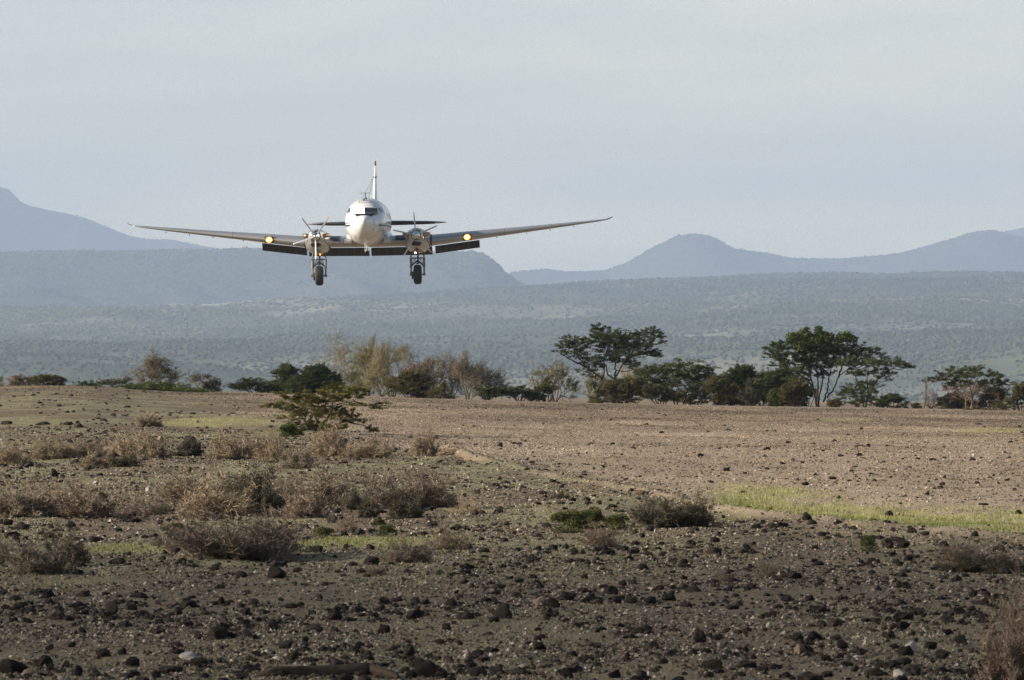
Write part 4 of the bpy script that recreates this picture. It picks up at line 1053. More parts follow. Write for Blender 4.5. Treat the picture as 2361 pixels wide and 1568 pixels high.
def bare(name, label, cat, base, top, x0, x1, d, nst=6, lev=4, bark='bark_grey', leaf=None, nleaf=0, seed=0, r0=.05, group=None, up=.22, fine=3, dense=1.2):
    """leafless tree or thicket grown by branching, then fitted to the measured outline"""
    rg = np.random.default_rng(seed); segs = []; tips = []
    def grow(p, dv, ln, r, lv):
        n = 4; pts = [p]
        for k in range(n):
            dv = dv + rg.normal(0, .16, 3) + np.array([0, 0, up * .12]); dv = dv / np.linalg.norm(dv)
            pts.append(pts[-1] + dv * ln / n)
        segs.append((np.array(pts), r, r * .55, lv))
        if lv == 0:
            tips.append((pts[-1], dv, pts)); return
        m = rg.integers(2, 4) + (1 if lv <= 2 else 0)
        for k in range(m):
            i0 = rg.integers(2, n + 1) if k else n
            ax = rg.normal(0, 1, 3); ax -= ax.dot(dv) * dv; ax /= np.linalg.norm(ax)
            an = rg.uniform(.3, .85); nd = dv * math.cos(an) + ax * math.sin(an); nd[2] += up * .3; nd /= np.linalg.norm(nd)
            grow(pts[i0], nd, ln * rg.uniform(.6, .85), r * .55, lv - 1)
    for k in range(nst):
        a = 2 * math.pi * (k + rg.uniform(-.3, .3)) / nst; e = rg.uniform(.42, 1.4)
        p = np.array([math.cos(a), math.sin(a), 0]) * rg.uniform(0, .35)
        grow(p, np.array([math.cos(a) * math.cos(e), math.sin(a) * math.cos(e), math.sin(e)]), rg.uniform(1.0, 1.5), 1.0, lev)
    A = np.concatenate([s[0] for s in segs]); lo, hi = np.percentile(A, 1, 0), np.percentile(A, 99.5, 0)
    mpp = d / F; bw = P(base[0], base[1], d); bw[2] = float(gz(bw[0], d))
    wx = (x1 - x0) * mpp; hz_ = H + (CY - top) * mpp - bw[2]
    xl, xh = (x0 - base[0]) * mpp, (x1 - base[0]) * mpp
    def fit(p):
        q = np.array(p, float)
        x = np.where(q[:, 0] < 0, q[:, 0] / min(lo[0], -1e-3) * xl, q[:, 0] / max(hi[0], 1e-3) * xh)
        return np.stack([x, q[:, 1] / (hi[1] - lo[1]) * wx * .8, q[:, 2] / hi[2] * hz_], -1)
    tr = MB(); fa, fb, fw = [], [], []
    for pts, ra, rb, lv in segs:
        q = fit(pts)
        if lv >= 2: tube(tr, q, np.linspace(ra * r0, rb * r0, len(q)), 5, False, tint=rg.uniform(.3, .7))
        else:
            for k in range(len(q) - 1): fa.append(q[k]); fb.append(q[k + 1] + (q[k + 1] - q[k]) * .3); fw.append(max(.007, ra * r0 * .7))
        if lv <= 1:
            for k in range(int(fine * dense)):
                i0 = rg.integers(0, len(q) - 1); a = q[i0] + (q[i0 + 1] - q[i0]) * rg.uniform()
                v = (q[-1] - q[0]); v = v / (np.linalg.norm(v) + 1e-9) + rg.normal(0, .7, 3); L_ = rg.uniform(.12, .45) * hz_ * .22
                fa.append(a); fb.append(a + v * L_); fw.append(.004)
    fa, fb, fw = np.array(fa), np.array(fb), np.array(fw)
    ribbon(tr, fa, fb, fw, rng.uniform(.15, .85, len(fa)))
    o = empty(name, bw, label, cat, group)
    link('branches', tr.mesh('branches', M[bark], True), o)
    if leaf and nleaf:
        cr = MB(); k = rg.integers(0, len(fa), nleaf); t = rg.uniform(.2, 1, nleaf)[:, None]
        pos = fa[k] * (1 - t) + fb[k] * t; keep = pos[:, 2] > .08 * hz_
        pos = pos[keep]; dv = (fb[k] - fa[k])[keep] * 2 + rng.normal(0, .3, (len(pos), 3))
        leaves(cr, pos, dv, rng.uniform(.05, .12, len(pos)), rng.uniform(.025, .05, len(pos)), rng.uniform(.1, .9, len(pos)))
        link('leaves', cr.mesh('leaves', M[leaf], False), o)
    return o
M['leaf_acacia'] = tinted('small acacia leaves', [(0.1, g(.055, .057, .013)), (0.5, g(.12, .118, .026)), (0.9, g(.21, .195, .05))], transl=.25)
M['bark_tan'] = tinted('tan bark', [(0.1, g(.06, .045, .03)), (0.5, g(.12, .09, .058)), (0.9, g(.24, .17, .10))], bump=.3)
def mp_(z, pl): return [z(*q) for q in pl]
def pads_(z, s, pl): return [(*z(p[0], p[1]), p[2] / s / 1.70224, p[3] / s / 1.70224, *p[4:]) for p in pl]

GRP = 'trees and bushes along the gravel crest'
# tall flat-topped acacia with two bare trunks
plant('acacia_tree', 'tall spreading acacia on two bare dark trunks, standing above the bushes', 'tree', ZC(900, 880), 462,
      [mp_(ZC, l) for l in ([(925, 885), (930, 740), (925, 650), (960, 590), (1010, 490)], [(880, 880), (850, 750), (815, 650), (740, 585), (660, 520), (600, 450)], [(818, 655), (835, 580), (828, 470)], [(925, 650), (860, 600), (850, 520)], [(930, 650), (935, 540), (920, 430)], [(1000, 510), (1090, 440), (1180, 400)], [(690, 545), (560, 490), (480, 440)], [(828, 470), (870, 380), (890, 300)], [(1010, 490), (1130, 350), (1240, 290)])],
      pads_(ZC, 2.2486, [(560, 300, 95, 45), (500, 350, 95, 38), (440, 405, 60, 18), (620, 350, 110, 50), (610, 430, 120, 45), (790, 195, 75, 32), (850, 235, 130, 45), (800, 300, 140, 55), (930, 290, 140, 60), (900, 370, 160, 60), (1040, 300, 130, 60), (1130, 350, 130, 55), (1080, 420, 140, 50), (1180, 250, 80, 40), (1250, 220, 75, 38), (1290, 270, 80, 40), (1350, 320, 35, 18), (1210, 330, 90, 40), (1230, 420, 100, 40), (1300, 440, 45, 18), (720, 480, 120, 45), (760, 545, 95, 40), (640, 570, 60, 22, .6), (690, 610, 50, 18, .5), (1080, 500, 80, 36), (980, 470, 100, 36), (860, 460, 110, 36), (1120, 545, 60, 24, .8)]), 'leaf_dark', 'bark', lai=1.6, ll=.20, lw=.042, spiky=.9, limb_r=.085)
# leafy tree and umbrella acacia at right
plant('leafy_tree', 'tallest dark tree with upright bright green leaf tufts on top and many slanting stems', 'tree', ZD(650, 850), 452,
      [mp_(ZD, l) for l in ([(645, 850), (630, 760), (612, 690), (570, 610), (470, 560)], [(655, 850), (665, 740), (690, 640), (705, 500)], [(700, 800), (735, 690), (745, 590), (770, 480)], [(730, 760), (790, 690), (825, 590), (900, 530)], [(612, 690), (590, 560), (570, 420)], [(640, 800), (655, 640), (640, 500), (650, 380)], [(825, 590), (860, 470), (880, 360)], [(570, 610), (420, 520), (320, 430)])],
      pads_(ZD, 2.11, [(310, 320, 80, 30), (260, 355, 55, 18), (330, 385, 110, 42), (260, 415, 60, 20), (390, 330, 80, 50), (470, 290, 75, 55), (430, 440, 130, 50), (330, 490, 90, 30), (560, 340, 110, 60), (530, 420, 130, 60), (650, 380, 130, 70), (640, 470, 150, 60), (740, 380, 100, 60), (820, 360, 100, 50), (760, 460, 120, 50), (880, 400, 110, 45), (960, 350, 90, 38), (1040, 380, 90, 36), (1120, 375, 70, 28), (1000, 420, 100, 36), (1180, 400, 50, 16), (1220, 430, 40, 14), (420, 540, 100, 36), (530, 520, 110, 45), (600, 560, 100, 45, .8), (480, 620, 90, 40, .6), (690, 560, 90, 40, .6), (940, 470, 80, 34)]), 'leaf_dark', 'bark', lai=1.7, ll=.19, lw=.045, spiky=.9, limb_r=.075)
o = bpy.data.objects['leafy_tree']
top = MB(); mppD = 452 / F
for cx, cy_, rx, ry in pads_(ZD, 2.11, [(450, 265, 60, 50), (540, 240, 60, 45), (560, 200, 22, 30), (590, 270, 60, 50), (660, 215, 34, 50), (690, 250, 50, 45), (740, 270, 60, 45), (860, 260, 55, 38), (905, 250, 40, 38), (940, 280, 45, 30), (630, 300, 90, 50), (780, 320, 70, 40), (520, 320, 90, 50)]):
    n = int(rx * ry * 2.6); v = rng.normal(0, 1, (n, 3)); v /= np.linalg.norm(v, axis=1)[:, None]; v *= rng.uniform(.1, 1, n)[:, None] ** .4
    pos = P(cx, cy_, 451) + v * np.array([rx, rx, ry]) * mppD
    leaves(top, pos, rng.normal(0, 1, (n, 3)) + [0, 0, -.2], rng.uniform(.09, .17, n), rng.uniform(.06, .11, n), np.clip(rng.normal(.5, .25, n), 0, 1))
link('top_leaves', top.mesh('top_leaves', M['leaf_bright'], False, lambda V: V - np.array(o.location)), o)
plant('umbrella_acacia', 'low flat umbrella acacia reaching out to the right of the tallest tree', 'tree', ZD(1040, 860), 446,
      [mp_(ZD, l) for l in ([(1045, 860), (1070, 740), (1120, 640), (1200, 570), (1300, 500)], [(1040, 860), (1010, 700), (960, 580), (900, 500)], [(1070, 740), (1060, 600), (1080, 500)])],
      pads_(ZD, 2.11, [(860, 470, 80, 32), (950, 460, 100, 34), (1050, 475, 110, 36), (1150, 470, 110, 36), (1240, 470, 90, 34), (1330, 475, 85, 30), (1400, 505, 60, 20), (1440, 505, 30, 9), (1310, 440, 30, 18), (1250, 550, 60, 26), (1170, 545, 90, 30), (1050, 550, 100, 34), (960, 555, 80, 34), (1180, 590, 60, 18), (1240, 610, 40, 14, .7), (1060, 640, 110, 38), (960, 690, 110, 50), (1080, 700, 90, 45), (1180, 665, 40, 12, .6), (900, 730, 80, 50), (1050, 770, 100, 50), (1000, 810, 90, 40)]), 'leaf_mid', 'bark', lai=1.5, ll=.15, lw=.045, spiky=.8, limb_r=.055)
bush('thorn_bush', 'ragged thorn bush at the right foot of the umbrella acacia', 'bush', *ZD(1270, 868), 58 * 1.25, 34, 444, n=14, seed=21, lai=1.3)
bush('thorn_bush', 'small olive bush at the foot of the tallest tree', 'bush', *ZD(800, 862), 50, 28, 445, leaf='leaf_olive', n=9, seed=23, lai=1.1)
plant('acacia_tree', 'low wide acacia with stiff green branches over dry reddish stems, near the right edge', 'tree', ZD(1900, 850), 446,
      [mp_(ZD, l) for l in ([(1880, 860), (1880, 780), (1860, 700), (1780, 620)], [(1925, 855), (1935, 760), (1960, 680), (2040, 610)], [(1935, 760), (1910, 640), (1890, 570)], [(1880, 780), (1950, 650), (1980, 570)], [(1960, 680), (2100, 640), (2200, 640)], [(1780, 620), (1700, 600), (1600, 610)])],
      pads_(ZD, 2.11, [(1560, 622, 45, 10), (1640, 612, 90, 26), (1700, 560, 80, 30), (1760, 600, 110, 36), (1790, 530, 80, 34), (1850, 575, 120, 40), (1880, 520, 60, 26), (1940, 560, 110, 40), (1980, 510, 50, 24), (2040, 560, 100, 36), (2110, 590, 90, 30), (2170, 580, 45, 14), (2180, 630, 80, 24), (2250, 650, 45, 12), (1830, 650, 130, 36), (1960, 640, 130, 40), (2080, 650, 110, 34), (2140, 700, 90, 26, .6), (1760, 680, 80, 24, .5)]), 'leaf_mid', 'bark_pale', lai=1.25, ll=.16, lw=.045, spiky=.95, limb_r=.06)
bare('dry_thicket', 'tangle of dry reddish branches under the acacia near the right edge', 'bush', ZD(1960, 872), ZD(0, 640)[1], ZD(1700, 0)[0], ZD(2260, 0)[0], 445, 9, 4, 'bark_red', seed=31, r0=.022, fine=2)
bare('fallen_branches', 'fallen dead branches lying left of the acacia near the right edge', 'branches', ZD(1590, 866), ZD(0, 690)[1], ZD(1450, 0)[0], ZD(1720, 0)[0], 444, 7, 3, 'bark_red', seed=33, r0=.03, up=.05, fine=2)
bare('dead_sapling', 'thin leafless sapling standing alone in the gap at right', 'tree', ZD(1525, 868), ZD(0, 575)[1], ZD(1475, 0)[0], ZD(1560, 0)[0], 445, 1, 3, 'bark_red', seed=35, r0=.035, up=.9, fine=1)
bush('green_bush', 'dark bush cut by the right edge of the picture', 'bush', *ZD(2350, 900), 70, 72, 441, leaf='leaf_olive', n=14, seed=37, bark='bark_red', lai=1.2)
bush('thorn_bush', 'olive bush filling the left underside of the low wide acacia near the right edge', 'bush', *ZD(1770, 872), 76, 52, 447, leaf='leaf_olive', bark='bark_red', n=16, seed=137, lai=.9)
bush('thorn_bush', 'olive bush filling the right underside of the low wide acacia near the right edge', 'bush', *ZD(2110, 880), 84, 54, 447, leaf='leaf_olive', bark='bark_red', n=16, seed=138, lai=1.0)
bush('low_shrub', 'low dry brown shrub under the acacia near the right edge', 'bush', *ZD(1900, 885), 42, 12, 440, leaf='leaf_olive', bark='bark_red', n=7, seed=39, lai=.8)
bush('low_shrub', 'little green bush beside the gap left of the thin leafless sapling', 'bush', *ZD(1460, 870), 26, 18, 443, n=6, seed=40, lai=1.6)
bush('low_shrub', 'low brown tangle along the ground at the right edge', 'bush', *ZD(2150, 890), 60, 26, 441, leaf='leaf_olive', bark='bark_red', n=9, seed=42, lai=.7)
# dense group between the two tall trees
plant('thorn_tree', 'broad rounded thorn tree with arching bare twigs on top, just right of the two-trunked acacia', 'tree', ZC(1500, 880), 456,
      [mp_(ZC, l) for l in ([(1460, 885), (1430, 800), (1380, 710), (1300, 650)], [(1480, 885), (1500, 790), (1480, 700)], [(1590, 885), (1570, 830), (1620, 760), (1700, 690)], [(1530, 885), (1560, 780), (1600, 680)], [(1380, 710), (1440, 600), (1460, 540)])],
      pads_(ZC, 2.2486, dome_z := [(1180, 590, 90, 50), (1150, 650, 110, 60), (1250, 560, 110, 45), (1300, 620, 130, 55), (1380, 550, 120, 40), (1480, 520, 110, 34), (1450, 600, 140, 55), (1580, 540, 120, 40), (1600, 610, 140, 55), (1700, 570, 110, 40), (1780, 610, 90, 40), (1700, 650, 140, 55), (1830, 640, 50, 30), (1400, 670, 130, 50), (1540, 690, 150, 55), (1300, 700, 120, 50), (1660, 730, 130, 50, .8), (1780, 710, 90, 50, .8), (1750, 540, 60, 14, .5), (1490, 470, 60, 18, .35), (1640, 490, 80, 18, .35), (1800, 545, 70, 10, .3)]), 'leaf_mid', 'bark', lai=1.5, ll=.14, lw=.05, spiky=.9, limb_r=.055)
bush('thicket', 'brownish olive bush around the foot of the two-trunked acacia', 'bush', *ZC(1010, 878), 118, 62, 450, leaf='leaf_olive', bark='bark_red', n=22, seed=43, lai=1.3)
bush('thicket', 'dark thicket under the broad rounded thorn tree', 'bush', *ZC(1330, 885), 90, 52, 452, leaf='leaf_olive', n=14, seed=44, lai=1.2)
bush('thicket', 'dense dark green bush right of the broad rounded thorn tree', 'bush', *ZC(2080, 890), 104, 92, 458, n=26, seed=45, lai=1.7)
bush('thicket', 'olive bush with dry stems standing against the dense dark green bush', 'bush', *ZC(1860, 888), 80, 66, 452, leaf='leaf_olive', bark='bark_red', n=18, seed=46, lai=1.2)
bush('thicket', 'dark bush touching the left side of the tallest tree', 'bush', *ZD(330, 838), 104, 84, 456, n=24, seed=47, lai=1.6)
bush('thicket', 'brown-stemmed bush in the shade left of the tallest tree', 'bush', *ZD(480, 845), 80, 64, 450, leaf='leaf_olive', bark='bark_red', n=16, seed=48, lai=1.1)
bush('thicket', 'small bright green bush low in front of the dark bushes left of the tallest tree', 'bush', *ZD(270, 838), 30, 44, 447, leaf='leaf_mid', n=8, seed=49, lai=1.2)
bush('thicket', 'grey-brown bush showing pale dry stems, between the dense dark green bush and the tallest tree', 'bush', *ZD(110, 832), 56, 62, 449, leaf='leaf_grey', bark='bark_red', n=12, seed=50, lai=1.1)
bare('dry_bush', 'orange-brown dry bush glowing behind the two trunks of the tall acacia', 'bush', ZC(1120, 870), ZC(0, 470)[1], ZC(960, 0)[0], ZC(1330, 0)[0], 476, 8, 4, 'bark_pale', seed=51, r0=.03, fine=3)
bush('thicket', 'olive bush filling the gap right of the broad rounded thorn tree', 'bush', *ZC(1960, 888), 70, 56, 454, leaf='leaf_olive', n=14, seed=57, lai=1.3)
bush('thicket', 'mid green bush with an uneven top behind the dense dark green bush', 'bush', *ZC(2240, 890), 96, 76, 460, leaf='leaf_mid', n=18, seed=58, lai=1.4)
bush('thicket', 'dark undergrowth between the stems of the tallest tree', 'bush', *ZD(560, 850), 70, 46, 458, n=12, seed=59, lai=1.2)
bush('thicket', 'low olive undergrowth under the middle of the broad rounded thorn tree', 'bush', *ZC(1640, 886), 100, 40, 458, leaf='leaf_olive', n=12, seed=60, lai=1.1)
# pale open shrubs left of the tall acacia
bare('pale_shrub', 'open pale yellow-green shrub left of the two-trunked acacia', 'bush', ZC(400, 850), ZC(0, 500)[1], ZC(190, 0)[0], ZC(610, 0)[0], 470, 6, 4, 'bark_red', 'leaf_pale', 5200, seed=52, r0=.045, fine=3)
bare('pale_shrub', 'thin pale shrub showing through between the two acacia trunks and to their left', 'bush', ZC(760, 868), ZC(0, 590)[1], ZC(660, 0)[0], ZC(900, 0)[0], 474, 6, 4, 'bark_grey', 'leaf_pale', 2200, seed=53, r0=.03, fine=3)
bush('low_bush', 'low green bush below the open pale yellow-green shrub', 'bush', *ZC(330, 848), 76, 38, 448, leaf='leaf_olive', n=12, seed=54, lai=1.3)
bush('low_bush', 'low spreading green bush right of the leafless trees', 'bush', *ZC(90, 842), 92, 34, 447, n=14, seed=55, lai=1.4)
bush('low_bush', 'sprawling olive bush whose twigs lean left from the foot of the two-trunked acacia', 'bush', *ZC(800, 872), 54, 34, 446, leaf='leaf_olive', n=10, seed=56, lai=1.0)
# leafless trees
bare('leafless_tree', 'tallest leafless tree with pale yellowish branches and a few green buds', 'tree', ZB(1000, 685), ZB(0, 150)[1], ZB(570, 0)[0], ZB(1150, 0)[0], 462, 10, 5, 'bark_pale', 'leaf_pale', 2600, seed=61, r0=.045, fine=1)
bare('leafless_tree', 'yellowish leafless tree just right of the tallest leafless one', 'tree', ZB(1190, 708), ZB(0, 225)[1], ZB(1020, 0)[0], ZB(1480, 0)[0], 458, 10, 5, 'bark_pale', 'leaf_pale', 1900, seed=62, r0=.042, fine=1)
bare('leafless_tree', 'grey leafless tree between the yellowish ones and the wide-headed one', 'tree', ZB(1720, 712), ZB(0, 305)[1], ZB(1470, 0)[0], ZB(1880, 0)[0], 456, 10, 5, 'bark_grey', 'leaf_olive', 1200, seed=63, r0=.042, fine=1)
bare('leafless_tree', 'grey wide-headed leafless tree, rightmost of the leafless trees', 'tree', ZB(1890, 715), ZB(0, 305)[1], ZB(1740, 0)[0], ZB(2240, 0)[0], 454, 10, 5, 'bark_grey', 'leaf_olive', 1000, seed=64, r0=.045, fine=1)
bare('twiggy_bush', 'low twiggy yellow-olive bush at the left foot of the tallest leafless tree', 'bush', ZB(800, 695), ZB(0, 400)[1], ZB(600, 0)[0], ZB(1000, 0)[0], 459, 12, 4, 'bark_pale', 'leaf_pale', 2000, seed=161, r0=.03, fine=2)
bare('twiggy_bush', 'twiggy yellow-olive bush under the two yellowish leafless trees', 'bush', ZB(1110, 705), ZB(0, 430)[1], ZB(960, 0)[0], ZB(1330, 0)[0], 457, 12, 4, 'bark_pale', 'leaf_pale', 1800, seed=162, r0=.03, fine=2)
bare('twiggy_bush', 'twiggy brown-olive bush joining the yellowish and the grey leafless trees', 'bush', ZB(1470, 712), ZB(0, 360)[1], ZB(1300, 0)[0], ZB(1680, 0)[0], 455, 12, 4, 'bark_red', 'leaf_olive', 3000, seed=163, r0=.03, fine=3)
bare('twiggy_bush', 'twiggy grey bush at the right foot of the wide-headed leafless tree', 'bush', ZB(2040, 715), ZB(0, 440)[1], ZB(1860, 0)[0], ZB(2230, 0)[0], 456, 12, 4, 'bark_grey', 'leaf_olive', 2200, seed=164, r0=.03, fine=4)
bush('thicket', 'olive brown thicket between the yellowish and the grey leafless trees', 'bush', *ZB(1380, 712), 106, 62, 450, leaf='leaf_olive', bark='bark_red', n=22, seed=65, lai=1.0)
bush('thicket', 'dark brown brush at the feet of the grey leafless trees', 'bush', *ZB(1640, 714), 66, 30, 447, leaf='leaf_olive', bark='bark_red', n=10, seed=66, lai=.9)
bush('thicket', 'low dark green brush in front of the rightmost leafless tree', 'bush', *ZB(2060, 716), 84, 28, 446, n=12, seed=67, lai=1.3)
bush('green_bush', 'light green feathery bush with upright sprays, behind the small acacia', 'bush', *ZB(265, 690), 66, 72, 455, leaf='leaf_mid', n=18, seed=68, lai=1.1, spiky=.9)
bush('green_bush', 'wide dark green bush behind the small acacia', 'bush', *ZB(540, 695), 108, 70, 450, n=26, seed=69, lai=1.6)
bush('spiny_bush', 'dark spiny bush with open sprays, left of the light green feathery bush', 'bush', *ZB(15, 685), 104, 42, 452, n=16, seed=70, lai=.85, spiky=1.3, ll=.15)
bush('spiny_bush', 'thin grassy green shrub between the grey bush and the dark spiny bush', 'bush', *ZA(1850, 668), 50, 26, 446, leaf='leaf_olive', n=9, seed=71, lai=.6, spiky=1.2)
bare('grey_bush', 'small hazy grey bush behind the low shrubs at left', 'bush', ZA(1810, 665), ZA(0, 490)[1], ZA(1640, 0)[0], ZA(1955, 0)[0], 500, 8, 4, 'bark_grey', 'leaf_grey', 2600, seed=72, r0=.03, fine=3)
bare('leafless_shrub', 'bushy leafless shrub rising from a low green bush at left', 'bush', ZA(1360, 650), ZA(0, 320)[1], ZA(1100, 0)[0], ZA(1640, 0)[0], 446, 10, 5, 'bark_grey', 'leaf_olive', 2600, seed=73, r0=.04, fine=3)
bush('low_bush', 'flat bright green bush around the foot of the bushy leafless shrub', 'bush', *ZA(1390, 672), 190, 27, 440, leaf='leaf_bright', n=26, seed=74, lai=1.5)
bush('low_bush', 'low green bush on the crest left of the bushy leafless shrub', 'bush', *ZA(770, 632), 76, 20, 436, n=10, seed=75, lai=1.2, spiky=1.1)
bare('sprawling_shrub', 'loose grey-green sprays leaning left of the bushy leafless shrub', 'bush', ZA(1010, 645), ZA(0, 525)[1], ZA(880, 0)[0], ZA(1160, 0)[0], 440, 6, 4, 'bark_grey', 'leaf_mid', 1500, seed=76, r0=.025, fine=2)
bush('brown_bush', 'brown dry bush on the crest, left of two at the left edge', 'bush', *ZA(150, 625), 54, 32, 432, leaf='twig_tan', bark='twig_tan', n=10, seed=77, lai=1.0, lw=.02)
bush('brown_bush', 'olive brown bush with green arching twigs on the crest near the left edge', 'bush', *ZA(400, 632), 92, 34, 432, leaf='leaf_olive', bark='twig_tan', n=16, seed=78, lai=1.1)
bush('brown_bush', 'tiny tan bush cut by the left edge on the crest', 'bush', *ZA(0, 622), 24, 16, 432, leaf='twig_tan', bark='twig_tan', n=5, seed=79, lai=.9, lw=.02)
# small acacia in front
EZ = hit(*ZB(610, 1025))
plant('small_acacia', 'small flat-layered acacia growing alone in front of the gravel crest', 'tree', ZB(610, 1022), EZ,
      [mp_(ZB, l) for l in ([(618, 1022), (640, 900), (665, 810), (690, 740), (720, 700)], [(490, 985), (440, 890), (370, 830), (300, 790)], [(690, 770), (800, 740), (880, 730)], [(440, 890), (470, 800), (480, 700)], [(625, 980), (720, 940), (800, 910), (900, 890)], [(800, 910), (940, 940), (1040, 980)], [(690, 740), (640, 680), (560, 660)], [(500, 985), (560, 900), (600, 800)], [(480, 980), (380, 920), (240, 910)], [(880, 730), (1020, 770), (1130, 760)])],
      pads_(ZB, 2.2486, [(240, 655, 85, 18), (330, 690, 95, 24), (430, 660, 95, 24), (520, 690, 90, 22), (640, 620, 80, 28), (720, 600, 70, 26), (680, 660, 120, 30), (780, 640, 90, 26), (860, 620, 90, 28), (930, 640, 70, 22), (880, 680, 110, 24), (760, 690, 100, 20), (180, 750, 100, 26), (270, 775, 110, 26), (340, 800, 90, 24, .7), (90, 775, 50, 12), (900, 760, 80, 12), (1000, 765, 100, 14), (1080, 790, 70, 10), (1140, 748, 70, 8), (560, 770, 120, 24, .6), (470, 760, 80, 20, .6), (650, 850, 130, 36, .55), (740, 880, 110, 30, .6), (700, 940, 110, 26, .9), (760, 960, 60, 16), (860, 900, 90, 18, .7), (950, 900, 80, 16, .6), (1030, 965, 50, 18), (1050, 990, 50, 12), (560, 930, 110, 40, .6), (640, 970, 70, 30, .6), (500, 830, 190, 45, .8), (700, 815, 160, 45, .8), (600, 965, 150, 38, .9), (390, 950, 120, 34, .8), (860, 830, 120, 36, .6), (300, 870, 110, 30, .6), (450, 720, 160, 40), (620, 720, 150, 40)]), 'leaf_acacia', 'bark_tan', lai=2.7, ll=.042, lw=.014, spiky=1.0, limb_r=.032, sprays=4)
bush('low_bush', 'small bright green bush at the foot of the small flat-layered acacia', 'bush', *ZB(340, 1045), 62, 30, hit(*ZB(340, 1045)), leaf='leaf_bright', n=12, seed=81, lai=1.6, ll=.045, lw=.018, limb_r=.012)
q = hit(2, 893); bare('leaning_twig', 'leafy twig tip poking in from the left edge above the crest', 'branches', (-26, 890), 862, -60, 9, 425, 3, 3, 'bark_grey', 'leaf_mid', 500, seed=83, r0=.03)

# ------------------------------------------------------------------ dry shrubs on the near ground
def shrub_mesh(seed, nst=46, nsub=34, w0=.0068, leafy=0.0, droop=0.0):
    r = np.random.default_rng(seed); mb = MB(); fa, fb, fw, ft = [], [], [], []
    lob = [(r.uniform(0, 6.28), r.uniform(.75, 1.15)) for _ in range(5)]
    for k in range(nst):
        a = r.uniform(0, 2 * math.pi); e = math.acos(r.uniform(0.0, 1) ** .9)     # polar angle from vertical
        dv = np.array([math.sin(e) * math.cos(a), math.sin(e) * math.sin(a), math.cos(e)])
        bump = max(g_ * math.exp(-((math.sin((a - c_) / 2)) / .35) ** 2) for c_, g_ in lob) * .35 + .68
        lim = 1 / math.sqrt((dv[0] ** 2 + dv[1] ** 2) / .25 + dv[2] ** 2) * r.uniform(.55, 1.0) * bump
        p0 = np.array([r.normal(0, .12), r.normal(0, .12), 0]); n = 6; pts = [p0]
        for q in range(n):
            dv2 = dv + r.normal(0, .30, 3) + np.array([0, 0, .06]); pts.append(pts[-1] + dv2 * lim / n)
        for q in range(1, n): fa.append(pts[q]); fb.append(pts[q + 1] + (pts[q + 1] - pts[q]) * .15); fw.append(w0 * 1.2 * (1 - q / 8)); ft.append(.3)
        for s in range(nsub):
            t = r.uniform(.12, 1) ** .7 * n; i0 = min(int(t), n - 1); a0 = pts[i0] + (pts[i0 + 1] - pts[i0]) * (t - i0) + r.normal(0, .03, 3)
            a0[2] = abs(a0[2])
            v = dv * .45 + r.normal(0, .62, 3) + np.array([0, 0, .22]); v /= np.linalg.norm(v); ln = r.uniform(.04, .15)
            b0 = a0 + v * ln; fa.append(a0); fb.append(b0); fw.append(w0); ft.append(r.uniform(.25, .9))
            v2 = v + r.normal(0, .7, 3); fa.append(a0 + v * ln * .4); fb.append(a0 + v * ln * .4 + v2 * ln * .6); fw.append(w0 * .8); ft.append(r.uniform(.4, 1))
    ribbon(mb, np.array(fa), np.array(fb), np.array(fw), np.array(ft)); return mb
def cushion_mesh(seed, n=15):
    r = np.random.default_rng(seed); mb = MB()
    for k in range(n):
        a = r.uniform(0, 2 * math.pi); q = r.uniform(0, 1) ** .6; hz_ = math.sqrt(max(0, 1 - q * q))
        c0 = np.array([.36 * q * math.cos(a), .36 * q * math.sin(a), .16 + .52 * hz_ * r.uniform(.5, 1)])
        m = 420; v = r.normal(0, 1, (m, 3)); v /= np.linalg.norm(v, axis=1)[:, None]
        v[:, 2] = np.where(v[:, 2] < -.3, -v[:, 2] * .4, v[:, 2])
        pos = c0 + v * np.array([.15, .15, .19]) * r.uniform(.8, 1.05, m)[:, None]
        leaves(mb, pos, v + r.normal(0, .5, (m, 3)), .05 * r.uniform(.6, 1.3, m), .028, np.clip(r.normal(.5, .2, m) + r.uniform(-.15, .15), 0, 1))
    m = 200; fa = np.stack([r.normal(0, .06, m), r.normal(0, .06, m), np.zeros(m)], -1); fb = fa * 5 + np.stack([np.zeros(m), np.zeros(m), r.uniform(.2, .5, m)], -1)
    ribbon(mb, fa, fb, .006, .2); return mb
SM = {}
def shrub_data(kind, var, mat):
    key = (kind, var, mat)
    if key not in SM:
        if kind == 'dry': mb = shrub_mesh(100 + var, 64, 62)
        elif kind == 'open': mb = shrub_mesh(120 + var, 34, 34, .0055)
        elif kind == 'dense': mb = shrub_mesh(140 + var, 70, 74, .0078)
        else: mb = cushion_mesh(160 + var)
        SM[key] = mb.mesh('shrub', M[mat], False)
    return SM[key]
def shrub(cx, by, w, h, kind, mat, label, name='dry_shrub', cat='shrub', group='low shrubs on the stony ground', var=None):
    w, h = (w * 1.3, h * 1.62) if kind != 'cushion' else (w * 1.12, h * 1.35)
    p = ground_at(cx, by); k = p[1] / F
    o = link(name, shrub_data(kind, int(rng.integers(0, 4)) if var is None else var, mat))
    o.location = (p[0], p[1] + w * k * .3, float(gz(p[0], p[1] + w * k * .3)) - .02)
    o.scale = (w * k, w * k * .85, h * k * 1.0); o.rotation_euler = (0, 0, rng.uniform(0, 6.28))
    return tag(o, label, cat, group)
